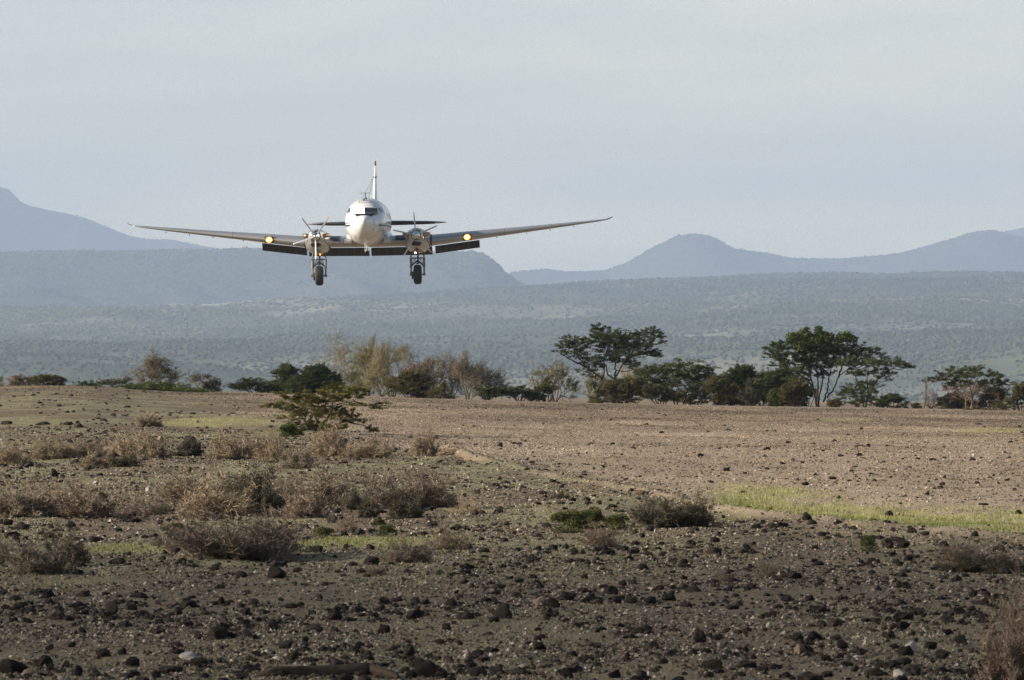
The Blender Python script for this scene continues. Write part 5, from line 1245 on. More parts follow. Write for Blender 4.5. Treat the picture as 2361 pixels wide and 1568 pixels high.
for a in [
    (338, 983, 46, 30, 'dry', 'twig_tan', 'tan tuft shrub beside the pale strip of grass under the crest at left'),
    (362, 984, 34, 20, 'open', 'twig_tan', 'small loose tan shrub touching the tan tuft beside the pale grass strip'),
    (30, 1072, 80, 40, 'dry', 'twig_tan', 'brown shrub cut by the left edge in the upper row of shrubs'),
    (115, 1060, 100, 44, 'dry', 'twig_tan', 'tan shrub second from the left edge in the upper row of shrubs'),
    (180, 1056, 90, 40, 'dry', 'twig_dry', 'reddish brown shrub third from the left edge in the upper row of shrubs'),
    (215, 1080, 60, 30, 'dense', 'twig_tan', 'low tan shrub in front of the reddish brown one in the upper row'),
    (280, 1078, 80, 36, 'dense', 'twig_dark', 'low dark shrub above the bank of black stones at left'),
    (290, 1050, 90, 50, 'dry', 'twig_tan', 'tan shrub just right of the square tan boulder'),
    (350, 1056, 80, 52, 'dry', 'twig_tan', 'tan shrub behind the low dark shrub and left of the brown boulder'),
    (432, 1052, 64, 34, 'dense', 'twig_dark', 'dark brown shrub below the big brown boulder in the upper row'),
    (540, 1060, 100, 58, 'dry', 'twig_tan', 'largest tan shrub of the upper row, left of the small acacia'),
    (590, 1052, 50, 46, 'dry', 'twig_dry', 'reddish shrub touching the right side of the largest tan shrub'),
    (640, 1066, 80, 58, 'dry', 'twig_tan', 'straw coloured shrub below the bright green bush of the small acacia'),
    (688, 1082, 76, 50, 'dry', 'twig_grey', 'greyish shrub standing lowest of those in front of the small acacia'),
    (750, 1052, 84, 62, 'dry', 'twig_tan', 'tall tan shrub directly in front of the small acacia trunk'),
    (800, 1056, 50, 36, 'open', 'twig_tan', 'thin tan shrub right of the tall one in front of the small acacia'),
    (855, 1058, 66, 44, 'dry', 'twig_tan', 'rounded tan shrub with a dark foot between the small acacia and the red mound'),
    (893, 1050, 40, 40, 'open', 'twig_dry', 'wispy reddish shrub right of the rounded tan one'),
    (985, 1052, 60, 52, 'dry', 'twig_tan', 'upright tan shrub at the left end of the red earth mound'),
    (55, 1195, 130, 82, 'dry', 'twig_grey', 'grey-brown shrub at the left edge above the black cone-shaped rock'),
    (125, 1190, 120, 70, 'dry', 'twig_dry', 'wide reddish shrub behind the black cone-shaped rock'),
    (185, 1195, 130, 60, 'dry', 'twig_dry', 'low reddish shrub to the right of the black cone-shaped rock'),
    (320, 1190, 100, 56, 'open', 'twig_grey', 'thin grey shrub in the bare gap of the middle row'),
    (372, 1185, 70, 40, 'open', 'twig_dark', 'small dark open shrub in the bare gap of the middle row'),
    (425, 1160, 110, 60, 'dry', 'twig_dry', 'mauve-brown shrub at the back left of the big middle clump'),
    (500, 1194, 140, 76, 'dry', 'twig_tan', 'sunlit rusty shrub at the front of the big middle clump'),
    (597, 1186, 130, 88, 'dense', 'twig_dark', 'dark grey-green shrub, tallest in the big middle clump'),
    (535, 1135, 60, 36, 'open', 'twig_dark', 'dark green twiggy shrub peeping over the sunlit rusty shrub'),
    (690, 1196, 88, 58, 'dry', 'twig_dry', 'reddish shrub leaning on the right of the tallest dark shrub'),
    (668, 1140, 80, 40, 'dry', 'twig_grey', 'faint grey shrub behind the right side of the tallest dark shrub'),
    (765, 1166, 140, 72, 'dry', 'twig_grey', 'wide grey-brown shrub right of the big middle clump'),
    (822, 1176, 54, 44, 'dense', 'twig_dark', 'small blackish shrub at the right foot of the wide grey-brown shrub'),
    (848, 1194, 46, 34, 'dense', 'twig_dark', 'tiny dark shrub in front of the small blackish shrub'),
    (900, 1172, 110, 76, 'dry', 'twig_grey', 'left half of a pair of grey-brown shrubs in mid picture below the red mound'),
    (980, 1172, 110, 66, 'dry', 'twig_dry', 'right half of a pair of brown shrubs in mid picture below the red mound'),
    (935, 1196, 70, 42, 'dense', 'twig_dark', 'dark shrub at the front foot of the pair below the red mound'),
    (805, 1228, 62, 50, 'open', 'twig_dry', 'loose brown shrub just right of the green cushion plant'),
    (530, 1292, 240, 92, 'dry', 'twig_grey', 'largest grey-brown shrub, in the left foreground'),
    (455, 1268, 120, 72, 'dry', 'twig_grey', 'shrub forming the left shoulder of the largest foreground shrub'),
    (615, 1280, 110, 84, 'dry', 'twig_dry', 'reddish shrub forming the right shoulder of the largest foreground shrub'),
    (95, 1325, 130, 78, 'dense', 'twig_grey', 'brown shrub in the left foreground beside the green grass patch'),
    (150, 1308, 90, 62, 'dense', 'twig_dark', 'dark shrub touching the right of the left foreground brown shrub'),
    (2, 1300, 50, 54, 'dry', 'twig_grey', 'shrub cut by the left edge in the foreground'),
    (1040, 1268, 74, 44, 'dry', 'twig_tan', 'tan shrub at the right end of the middle grass patch'),
    (938, 1298, 96, 50, 'dry', 'twig_grey', 'grey shrub beside the pale forked stick'),
    (1385, 1262, 120, 58, 'open', 'twig_dry', 'dry reddish shrub in front of the big green cushion plant'),
    (1548, 1218, 150, 66, 'dense', 'twig_dark', 'dark rounded shrub left of the bright green grass band'),
    (1508, 1212, 80, 56, 'dry', 'twig_grey', 'open grey shrub merged with the left side of the dark rounded shrub'),
    (1602, 1205, 64, 46, 'dense', 'twig_dark', 'blackish green shrub merged with the right side of the dark rounded shrub'),
    (1074, 1186, 66, 46, 'open', 'twig_tan', 'faint tan shrub with bare curling stems right of the pair in mid picture'),
    (2250, 1322, 130, 40, 'dense', 'twig_dark', 'low dark shrub near the right edge of the foreground'),
    (2330, 1320, 90, 34, 'dense', 'twig_dark', 'low dark shrub cut by the right edge of the foreground'),
    (2210, 1300, 120, 60, 'open', 'twig_dry', 'wispy reddish twigs above the low dark shrub near the right edge'),
    (1765, 1332, 70, 44, 'open', 'twig_grey', 'faint grey tuft in the right foreground stones'),
    (1672, 1340, 44, 26, 'open', 'twig_grey', 'tiny grey tuft left of the faint grey one in the right foreground'),
    
    (2350, 1620, 130, 210, 'dry', 'twig_dry', 'tall blurred reddish shrub in the bottom right corner'),
    (2390, 1540, 110, 190, 'dry', 'twig_dry', 'taller blurred shrub behind the one in the bottom right corner'),
    (93, 1048, 20, 24, 'open', 'leaf_bright', 'small yellow-green sprig among the shrubs at the left edge'),
    
    (1040, 1118, 40, 18, 'open', 'twig_grey', 'tiny grey tuft below the red mound'),
    
    (366, 1258, 40, 22, 'dry', 'twig_grey', 'little tuft at the back of the left grass patch'),
    (1290, 1150, 34, 18, 'dense', 'twig_dark', 'little dark tuft on the red-brown slope in mid picture'),
    
    (862, 1328, 40, 26, 'dry', 'twig_grey', 'small brown tuft right of the flat-topped boulder'),
]:
    if a[6] if len(a) > 6 else 0: shrub(*a)
for a in [
    (742, 1238, 66, 28, 'low green cushion plant with two heads behind the middle grass patch'),
    (890, 1238, 50, 30, 'little green cushion plant on a slope behind the middle grass patch'),
    (872, 1214, 32, 20, 'smallest dark green cushion plant above the middle grass patch'),
    (1310, 1230, 110, 52, 'big green cushion plant, left of two in the centre foreground'),
    (1362, 1222, 80, 48, 'green cushion plant filling the middle of the centre foreground pair'),
    (1428, 1222, 66, 36, 'dark green cushion plant at the right end of the centre foreground pair'),
    (1612, 1212, 56, 42, 'green cushion growing into the right end of the dark rounded shrub'),
    (2003, 1272, 46, 38, 'small green plant beside a pale stick in the right foreground'),
    (402, 1234, 60, 30, 'dull green plant on the left shoulder of the largest foreground shrub'),
    (263, 998, 16, 12, 'tiny green plant beside stacked black stones at left'),
    (437, 1090, 14, 16, 'bright yellow-green seedling on the left soil')]:
    shrub(*a[:4], 'cushion', 'cushion' if a[0] not in (437,) else 'leaf_bright', a[4], 'cushion_plant', 'plant', 'green cushion plants')
# ------------------------------------------------------------------ rocks
def n3(V, s, seed):
    return (vnoise(V[:, 0] * s + 9.1, V[:, 1] * s + V[:, 2] * s * .7, seed) + vnoise(V[:, 1] * s + 4.2, V[:, 2] * s - V[:, 0] * s * .6, seed + 5) + vnoise(V[:, 2] * s + 2.7, V[:, 0] * s + V[:, 1] * s * .8, seed + 9)) / 1.5 - 1
def rock_mesh(seed, sub=4, chops=9, rough=.16, name='rock', mat='rock'):
    r = np.random.default_rng(seed); V, Fc = ico(sub)
    for k in range(chops):
        nv = r.normal(0, 1, 3); nv /= np.linalg.norm(nv); c = r.uniform(.42, .86)
        s = V @ nv - c; V = V - np.where(s > 0, s, 0)[:, None] * nv * .92
    nr_ = V / (np.linalg.norm(V, axis=1)[:, None] + 1e-9)
    V = V + nr_ * (rough * n3(V, 1.9, seed) + rough * .55 * n3(V, 5.0, seed + 3) + rough * .55 * n3(V, 12.0, seed + 4))[:, None]
    lo, hi = V.min(0), V.max(0); V = (V - (lo + hi) / 2) / (hi - lo) * 2
    t = np.clip(.45 + .3 * n3(V, 2.2, seed + 8), 0, 1)
    return mesh_np(name, V, [Fc], M[mat], True, t)
RK = {}
def rock_data(mat, v):
    if (mat, v) not in RK:
        RK[(mat, v)] = rock_mesh(300 + v, mat=mat, chops=(12, 18, 14, 22, 10, 16, 20, 13)[v % 8], rough=(.12, .08, .10, .07, .15, .11, .08, .12)[v % 8])
    return RK[(mat, v)]
ROCKG = 'stones strewn over the foreground'
def rock(px, py, w, h, mat, label, name='rock', group=ROCKG, v=None, yaw=None):
    p = ground_at(px, py - h * .08); k = p[1] / F; W_, H_ = w * k / 2, h * k
    o = link(name, rock_data(mat, int(rng.integers(0, 8)) if v is None else v))
    y = p[1] + W_ * .55
    o.location = (p[0] * y / p[1], y, float(gz(p[0] * y / p[1], y)) + H_ * .30)
    o.scale = (W_, W_ * rng.uniform(.7, 1.0), H_ * .66)
    o.rotation_euler = (rng.uniform(-.12, .12), rng.uniform(-.12, .12), rng.uniform(0, 6.28) if yaw is None else yaw)
    return tag(o, label, 'rock', group)
R1 = zc(0, 1600, 2.361); R2 = zc(1000, 1650, 2.361); R3 = zc(2000, 1800, 2.361); R4 = zc(3000, 1600, 2.317); R5 = zc(0, 2100, 2.361); R6 = zc(1000, 2100, 2.361); R7 = zc(3000, 2100, 2.317)
K1 = 1 / 2.361 / 1.70224
for z, x, y, w, h, mt, lb in [
    (R6, 205, 415, 250, 125, 'rock', 'large flat-topped brown block below the largest grey-brown shrub'),
    (R5, 1040, 745, 142, 115, 'rock', 'round black boulder standing clear at left of the foreground'),
    (R6, 745, 800, 140, 92, 'rock', 'rounded brown boulder straight below the flat-topped block'),
    (R6, 1200, 930, 118, 100, 'rock', 'round black boulder beside a small tan slab in the lower centre'),
    (R6, 1285, 920, 50, 50, 'rock_tan', 'small tan slab touching the round black boulder in the lower centre'),
    (R3, 540, 1325, 140, 95, 'rock', 'blocky black boulder at the left end of the dark row in the lower centre'),
    (R3, 735, 1350, 165, 92, 'rock', 'broad black boulder second in the dark row in the lower centre'),
    (R3, 990, 1350, 100, 70, 'rock', 'black boulder third in the dark row in the lower centre'),
    (R3, 1120, 1350, 130, 78, 'rock', 'wide black boulder fourth in the dark row in the lower centre'),
    (R3, 1300, 1350, 110, 66, 'rock', 'brownish boulder closing the dark row in the lower centre'),
    (R7, 320, 1095, 130, 100, 'rock_tan', 'slanting cream-faced boulder among black ones in the right foreground'),
    (R7, 410, 1090, 90, 75, 'rock', 'dark boulder pressed against the cream-faced boulder'),
    (R7, 1320, 1060, 120, 85, 'rock_pale', 'pale grey boulder with a white top at lower right'),
    (R7, 1770, 1000, 150, 88, 'rock', 'large brown-black boulder at lower right with a pale stone at its foot'),
    (R7, 1740, 1020, 70, 36, 'rock_tan', 'pale stone at the foot of the large brown-black boulder at lower right'),
    (R7, 715, 1050, 125, 98, 'rock', 'dark boulder right of the cream-faced boulder'),
    (R7, 300, 975, 130, 80, 'rock', 'black boulder just above the cream-faced boulder'),
    (R7, 40, 850, 52, 52, 'rock_pale', 'round white stone in the right foreground'),
    (R7, 1240, 1300, 120, 70, 'rock_pale', 'pale grey stone at the bottom edge right of centre'),
    (R7, 1140, 950, 120, 60, 'rock', 'flat black slab above the pale grey boulder at lower right'),
    (R7, 1180, 1050, 90, 60, 'rock', 'dark stone just left of the pale grey boulder with the white top'),
    (R7, 990, 1290, 210, 75, 'rock', 'wide dark slab at the bottom edge at right'),
    (R7, 570, 1300, 130, 60, 'rock', 'dark rounded stone at the bottom edge right of the middle'),
    (R7, 200, 1305, 150, 60, 'rock', 'black mass of a boulder at the bottom edge right of the middle'),
    (R7, 1900, 575, 90, 65, 'rock', 'black boulder beside a white chip in the right foreground'),
    (R7, 1805, 550, 46, 22, 'rock_pale', 'white chip beside the black boulder in the right foreground'),
    (R7, 410, 605, 90, 60, 'rock', 'black angular stone at the left end of the tan stony patch'),
    (R7, 880, 590, 80, 46, 'rock_tan', 'tallest tan stone in the tan stony patch'),
    (R7, 1000, 620, 70, 34, 'rock_tan', 'tan slab right of the tallest tan stone in the stony patch'),
    (R7, 1250, 640, 80, 50, 'rock', 'brown stone at the right of the tan stony patch'),
    (R7, 620, 640, 80, 36, 'rock_tan', 'flat tan stone in the left half of the tan stony patch'),
    (R7, 1450, 755, 70, 44, 'rock', 'black stone in the green film below the tan stony patch'),
    (R5, 130, 1300, 270, 145, 'rock', 'biggest black boulder, in the bottom left corner'),
    (R5, 260, 1335, 100, 90, 'rock_tan', 'yellow-brown stone beside the biggest black boulder in the corner'),
    (R5, 945, 1145, 170, 90, 'rock', 'brown boulder with an orange face in the lower left'),
    (R5, 1215, 1225, 150, 95, 'rock', 'black boulder right of the one with the orange face'),
    (R5, 1740, 1165, 190, 75, 'rock_pale', 'pale slab catching light, left of the driftwood log'),
    (R5, 1830, 1220, 190, 80, 'rock', 'black boulder directly under the pale slab'),
    (R5, 715, 1315, 110, 105, 'rock', 'upright black stone at the bottom edge at left'),
    (R5, 900, 1330, 110, 60, 'rock', 'dark stone at the bottom edge right of the upright black stone'),
    (R5, 620, 1235, 85, 65, 'rock', 'dark round stone above the upright black stone at the bottom left'),
    (R5, 450, 585, 110, 75, 'rock', 'black boulder upper left of the round black boulder'),
    (R5, 1650, 750, 120, 78, 'rock', 'dark brown rounded boulder halfway between two black ones at left'),
    (R5, 1385, 780, 110, 56, 'rock', 'flat brown stone left of the dark brown rounded boulder'),
    (R5, 525, 775, 90, 50, 'rock', 'black stone left of the round black boulder'),
    (R5, 780, 745, 80, 48, 'rock', 'black stone immediately left of the round black boulder'),
    (R5, 2050, 660, 90, 85, 'rock', 'tall dark stone left of the rounded brown boulder'),
    (R5, 725, 370, 90, 56, 'rock', 'black stone beside the white stick at left'),
    (R5, 610, 420, 110, 40, 'rock_tan', 'tan slab below the white stick at left'),
    (R5, 1100, 265, 120, 56, 'rock', 'brown-black stone in front of the left grass patch'),
    (R5, 1175, 200, 90, 46, 'rock', 'brown stone lying in the front edge of the left grass patch'),
    (R5, 1535, 185, 56, 46, 'rock', 'small black stone at the right end of the left grass patch'),
    (R5, 1675, 275, 95, 60, 'rock', 'black stone at the left foot of the largest foreground shrub'),
    (R5, 1800, 310, 75, 50, 'rock', 'black stone in front of the largest foreground shrub'),
    (R5, 1985, 345, 95, 60, 'rock', 'dark stone in front of the middle of the largest foreground shrub'),
    (R6, 285, 130, 85, 56, 'rock', 'black stone at the left end of the middle grass patch'),
    (R6, 570, 165, 130, 66, 'rock', 'grey-black boulder in front of the middle grass patch, under the green cushion'),
    (R6, 850, 130, 58, 50, 'rock', 'upright black stone standing in the middle grass patch'),
    (R6, 1075, 145, 80, 62, 'rock', 'black stone with a round head at the right part of the middle grass patch'),
    (R6, 1080, 290, 150, 82, 'rock', 'jagged black boulder left of the grey shrub beside the forked stick'),
    (R6, 900, 295, 90, 42, 'rock', 'black stone touching the left of the jagged black boulder'),
    (R6, 1930, 120, 60, 50, 'rock', 'black stone at the left end of the dark heap in mid picture'),
    (R6, 1985, 145, 80, 60, 'rock', 'grey-black pointed stone in the dark heap in mid picture'),
    (R6, 2120, 170, 120, 50, 'rock', 'dark stone in the right part of the dark heap in mid picture'),
    (R6, 1340, 620, 72, 50, 'rock', 'oval black stone in the green film at lower centre'),
    (R6, 1500, 650, 80, 76, 'rock', 'pointed black stone right of the oval black stone'),
    (R6, 1585, 650, 100, 56, 'rock', 'broad black stone leaning on the pointed black stone'),
    (R6, 1560, 710, 60, 56, 'rock_tan', 'cream egg-shaped stone below the pointed black stone'),
    (R6, 1160, 715, 110, 60, 'rock', 'black stone with a cream chip at its left in the lower centre'),
    (R6, 1095, 720, 40, 44, 'rock_tan', 'cream chip at the left of a black stone in the lower centre'),
    (R6, 860, 1005, 56, 44, 'rock_pale', 'single round whitish stone above the driftwood log'),
    (R6, 1850, 770, 96, 32, 'rock_pale', 'flat whitish stone in the pale stony streak at lower centre'),
    (R6, 270, 1065, 170, 72, 'rock', 'wide black slab above the left end of the driftwood log'),
    (R6, 365, 1180, 110, 120, 'rock', 'tall black stone standing behind the driftwood log'),
    (R6, 515, 1190, 140, 52, 'rock', 'black stone behind the middle of the driftwood log'),
    (R6, 905, 1090, 100, 54, 'rock', 'rounded black stone on green film above the driftwood log'),
    (R6, 1580, 1330, 230, 150, 'rock', 'large dark boulder at the bottom edge right of the driftwood log'),
    (R6, 1450, 1190, 130, 66, 'rock', 'black boulder behind the large dark one right of the driftwood log'),
    (R6, 2090, 1310, 170, 90, 'rock', 'brown-black boulder at the bottom edge in the centre'),
    (R6, 1900, 1030, 85, 60, 'rock', 'black stone in the lower centre above the brown-black boulder'),
    (R6, 2170, 1100, 70, 66, 'rock', 'upright black stone above the brown-black boulder at the bottom'),
    (R6, 2235, 560, 90, 50, 'rock', 'black stone with a white chip, right of the oval black stone'),
    (R6, 470, 1005, 80, 66, 'rock', 'dark stone on the green strip left of the single round whitish stone'),
    (R1, 450, 1022, 100, 92, 'rock', 'black cone-shaped rock in front of the shrubs at left'),
    (R1, 72, 1090, 104, 58, 'rock', 'black boulder near the left edge below the cone-shaped rock'),
    (R1, 8, 1085, 50, 55, 'rock', 'black boulder cut by the left edge below the cone-shaped rock'),
    (R1, 502, 645, 76, 78, 'rock', 'black pointed rock standing at left between two rows of shrubs'),
    (R1, 730, 188, 78, 46, 'rock', 'lower of two stacked black stones at left'),
    (R1, 718, 155, 46, 34, 'rock', 'upper of two stacked black stones at left'),
    (R1, 965, 350, 84, 54, 'rock_tan', 'square tan boulder at the left end of the upper row of shrubs'),
    (R1, 1768, 332, 112, 64, 'rock', 'big brown boulder on the pale soil of the left slope'),
    (R1, 1485, 305, 64, 48, 'rock_tan', 'tan stone left of the big brown boulder on the pale soil'),
    (R1, 805, 590, 84, 60, 'rock', 'two-toned stone at the left end of the bank of black stones'),
    (R1, 820, 588, 40, 30, 'rock_tan', 'tan stone tucked against the two-toned stone in the bank of black stones'),
    (R1, 700, 520, 110, 44, 'rock', 'wide black stone left in the bank of black stones'),
    (R1, 905, 565, 120, 36, 'rock', 'long black stone in the middle of the bank of black stones'),
    (R1, 270, 550, 90, 46, 'rock', 'black stone below the tan shrub near the left edge'),
    (R1, 355, 560, 80, 42, 'rock', 'black stone right of the one below the tan shrub near the left edge'),
    (R1, 70, 665, 70, 46, 'rock', 'pointed black stone near the left edge above the grey-brown shrub'),
    (R1, 350, 625, 70, 28, 'rock', 'flat dark stone left of the black pointed rock'),
    (R1, 890, 712, 80, 30, 'rock_pale', 'long white stone on the left soil'),
    (R1, 750, 755, 76, 42, 'rock', 'black stone below the long white stone'),
    (R1, 1375, 780, 70, 56, 'rock_pale', 'whitish round stone at the right end of the pale pebble streak'),
    (R1, 1055, 868, 64, 48, 'rock_tan', 'tan stone with a shaded side behind the middle row of shrubs'),
    (R1, 960, 845, 90, 40, 'rock', 'brown stone left of the tan one with a shaded side'),
    (R1, 1880, 1050, 76, 52, 'rock', 'black stone with a pale face below the sunlit rusty shrub'),
    (R1, 1775, 1090, 60, 46, 'rock', 'black stone left of the one with a pale face'),
    (R1, 1480, 1092, 70, 50, 'rock', 'black rounded stone in the group below the bare gap'),
    (R1, 1100, 1155, 80, 36, 'rock', 'dark stone in the open soil above the left grass patch'),
    (R1, 880, 1255, 110, 66, 'rock', 'brown rounded stone with a dark right side left of the grass patch'),
    (R1, 235, 1232, 60, 36, 'rock', 'black stone above the left foreground shrub'),
    (R1, 375, 845 - 800 + 15, 46, 22, 'rock', 'black stone on the pale grassy slope near the crest at left'),
    (R1, 390, 165, 150, 34, 'rock', 'long dark slab in the dark row at the left edge'),
    (R1, 60, 160, 130, 40, 'rock', 'reddish-brown slab in the dark row at the left edge'),
    (R1, 640, 165, 66, 28, 'rock', 'flat dark stone left of the two stacked stones'),
    (R2, 2050, 880, 66, 56, 'rock', 'dark cubic stone right of the faint tan shrub'),
    (R2, 2112, 870, 60, 40, 'rock', 'grey stone touching the dark cubic stone'),
    (R2, 2270, 830, 70, 32, 'rock', 'low dark stone right of the dark cubic stone'),
    (R2, 2250, 620, 36, 30, 'rock', 'black stone alone on the soil below the red slope'),
    (R2, 508, 478, 34, 30, 'rock', 'small black stone with a white one at its left below the upper shrubs'),
    (R2, 487, 476, 22, 20, 'rock_pale', 'small white stone below the upper shrubs'),
    (R2, 1028, 540, 40, 24, 'rock', 'black stone on the green film in mid picture'),
    (R2, 920, 575, 80, 24, 'rock', 'flat dark slab at the back of the wide grey-brown shrub'),
    (R2, 1555, 418, 26, 24, 'rock_pale', 'white stone below the red mound'),
    (R2, 1905, 88, 24, 18, 'rock_pale', 'white stone on the gravel right of the small acacia'),
    (R2, 1400, 300, 46, 32, 'rock', 'brown stone left of the upright tan shrub'),
    (R3, 1310, 680, 74, 60, 'rock', 'grey-black rock with green leaves at its foot in the centre foreground'),
    (R3, 1230, 738, 62, 46, 'rock', 'black stone lower left of the rock with green leaves at its foot'),
    (R3, 255, 862, 82, 50, 'rock', 'dark round stone below the tiny white stick, left of the centre foreground'),
    (R3, 220, 965, 160, 58, 'rock', 'long black boulder left in the centre foreground'),
    (R3, 860, 855, 120, 50, 'rock', 'black stone at the foot of the dry reddish shrub in the centre'),
    (R3, 680, 890, 60, 46, 'rock', 'dark stone left below the dry reddish shrub in the centre'),
    (R3, 730, 985, 70, 56, 'rock', 'black stone in the middle of the centre foreground'),
    (R3, 1620, 1125, 74, 46, 'rock', 'black stone right of centre on the shaded green soil'),
    (R3, 1620, 985, 86, 50, 'rock', 'brown-black stone left of a tan stick'),
    (R3, 1715, 935, 90, 46, 'rock', 'brown stone above a tan stick right of centre'),
    (R3, 2195, 850, 90, 60, 'rock', 'dark brown stone right of centre below the grass band'),
    (R3, 2250, 1030, 90, 50, 'rock', 'black stone under the faint grey tuft'),
    (R3, 960, 458, 90, 34, 'rock', 'low black stone behind the pair of green cushions'),
    (R3, 325, 372, 62, 40, 'rock', 'black stone left on the middle slope'),
    (R3, 445, 375, 46, 30, 'rock', 'black stone right of the one on the middle slope'),
    (R3, 195, 405, 46, 32, 'rock_pale', 'pale stone under a tiny tuft on the middle slope'),
    (R3, 90, 300, 50, 34, 'rock_tan', 'tan stone at the foot of the red slope'),
    (R3, 1130, 308, 60, 34, 'rock', 'black stone beside the little earth heap'),
    (R3, 485, 150, 42, 32, 'rock_tan', 'cream stone on the gravel in mid picture'),
    (R3, 480, 278, 48, 40, 'rock', 'black upright stone on the red slope in mid picture'),
    (R3, 830, 425, 42, 26, 'rock', 'small black stone up-slope of the green cushions'),
    (R3, 1980, 555, 50, 30, 'rock', 'black stone on the green strip right of the dark rounded shrub'),
    (R3, 1680, 700, 80, 32, 'rock', 'low dark stone lower right of the dark rounded shrub'),
    (R3, 1940, 705, 46, 30, 'rock', 'black pair stone, left one, below the shadow of the dark rounded shrub'),
    (R4, 1310, 1398, 84, 54, 'rock', 'black stone standing clear near the right edge of the foreground'),
    (R4, 1640, 1280, 140, 60, 'rock', 'long dark stone below the grass band at right'),
    (R4, 1910, 1180, 76, 56, 'rock', 'black stone with a brown left side on the near edge of the grass band'),
    (R4, 2310, 972, 70, 42, 'rock', 'dark stone in the grass band at the right edge'),
    (R4, 1635, 646, 42, 30, 'rock', 'larger of two black stones alone on the gravel at right'),
    (R4, 2085, 630, 26, 24, 'rock', 'smaller of two black stones alone on the gravel at right'),
    (R4, 1150, 642, 34, 22, 'rock', 'black stone on the gravel left of the two lone ones'),
    (R4, 1550, 742, 34, 20, 'rock', 'black stone on the darker gravel just above the grass band'),
    (R4, 677, 835, 40, 32, 'rock', 'black stone at the back of the grass band'),
    (R4, 345, 512, 40, 30, 'rock', 'grey stone on the gravel right of centre'),
    (R4, 680, 1062, 80, 42, 'rock', 'dark brown stone on the near bank of the grass band'),
    (R4, 1460, 1168, 100, 44, 'rock', 'brown slab with a black underside on the near bank of the grass band'),
    (R4, 800, 1110, 90, 36, 'rock', 'dark slab on the red bank below the grass band'),
    (R4, 565, 1208, 56, 42, 'rock', 'black stone on the red-brown soil below the grass band'),
    (R4, 510, 1255, 46, 38, 'rock_tan', 'tan stone beside a black one below the grass band'),
    (R4, 1050, 1190, 50, 22, 'rock_pale', 'white chip pair on the red soil below the grass band'),
    (R4, 750, 1232, 46, 24, 'rock_tan', 'cream stone with a black underside below the grass band'),
    (R4, 25, 215, 36, 16, 'rock', 'dark stone on the gravel in the upper middle'),
    (R4, 762, 252, 26, 16, 'rock', 'black stone on the gravel below the trees at right'),
    (R4, 1140, 1285, 70, 36, 'rock', 'dark stone right of the small green plant in the right foreground'),
]:
    k = 1 / (2.317 if z in (R4, R7) else 2.361) / 1.70224
    X, Y = z(x, y); rock(X, Y, w * k, h * k, mt, lb)
# further stones that nothing sets apart
n0 = 0; tries = 0
while n0 < 128 and tries < 4000:
    tries += 1
    py = 1568 - (1568 - 1180) * rng.uniform(0, 1) ** 1.5; px = rng.uniform(0, 2361)
    d0 = hit(px, py)
    if zones(np.array([px - CX]) / F * d0, np.array([d0]), np.array([gz((px - CX) / F * d0, d0)]))[0, 2] > .2: continue
    w = np.clip(math.exp(rng.normal(math.log(.085), .35)), .05, .17) / d0 * F
    rock(px, py, w, w * rng.uniform(.42, .8), 'rock', 'dark lava stone lying among many others like it on the open foreground soil', group='plain dark stones of the foreground')
    n0 += 1

# earth heaps pushed up along the strip edge
def heap(px, py, w, h, label):
    p = ground_at(px, py); k = p[1] / F; V, Fc = ico(4); V = V[:]; t = .5 + .3 * n3(V, 3, 5)
    V, Fc = ico(6); t = .5 + .35 * n3(V, 14, 5) + .2 * n3(V, 3, 6); V = V * (1 + .22 * n3(V, 2.3, 11) + .10 * n3(V, 6, 12) + .06 * n3(V, 17, 13))[:, None]
    o = link('earth_heap', mesh_np('earth_heap', V, [Fc], M['earth'], True, np.clip(t, 0, 1)))
    o.location = (p[0], p[1] + w * k * .3, float(gz(p[0], p[1] + w * k * .3)) - h * k * .1); o.scale = (w * k / 2, w * k * .5, h * k)
    return tag(o, label, 'earth heap')
M['earth'] = tinted('red earth', [(0.0, g(.05, .034, .024)), (0.5, g(.13, .090, .062)), (1.0, g(.30, .22, .16))], rough=.95, bump=1.0, nscale=26)
heap(*R3(1215, 335), 150 * K1, 46 * K1, 'little brown earth heap beside a black stone in mid picture')
heap(*R2(1850, 318), 330 * K1, 46 * K1, 'low mound of red earth and pebbles at the edge of the gravel strip')

# ------------------------------------------------------------------ sticks and log
def stick(pl, th, label, mat='wood_pale', name='stick', fork=False):
    """pl: picture pixels; lies on the ground"""
    pts = []
    d0 = hit(*pl[0])
    q = MB(); k = d0 / F; pts = []
    for px, py in pl:
        p = P(px, py, d0); pts.append(p)
    pts = np.array(pts); zg = gz(pts[:, 0], pts[:, 1]); pts[:, 2] = np.maximum(pts[:, 2], zg + th * k * .25)
    pts[:, 1] += np.linspace(0, .12, len(pts))
    s = np.linspace(0, 1, len(pts)); s2 = np.linspace(0, 1, 12)
    cv = np.stack([np.interp(s2, s, pts[:, a]) for a in range(3)], -1); cv[1:-1] += rng.normal(0, th * k * .10, (10, 3))
    tube(q, cv, th * k / 2 * (1 - .5 * s2), 7, tint=rng.uniform(.3, .8))
    if fork: tube(q, [cv[2], cv[2] + np.array([-th * k * .8, -.02, -th * k * 2.4])], [th * k * .25, th * k * .15], 6, tint=.6)
    return tag(q.build(name, M[mat], None, True), label, 'stick', 'sticks lying on the ground')
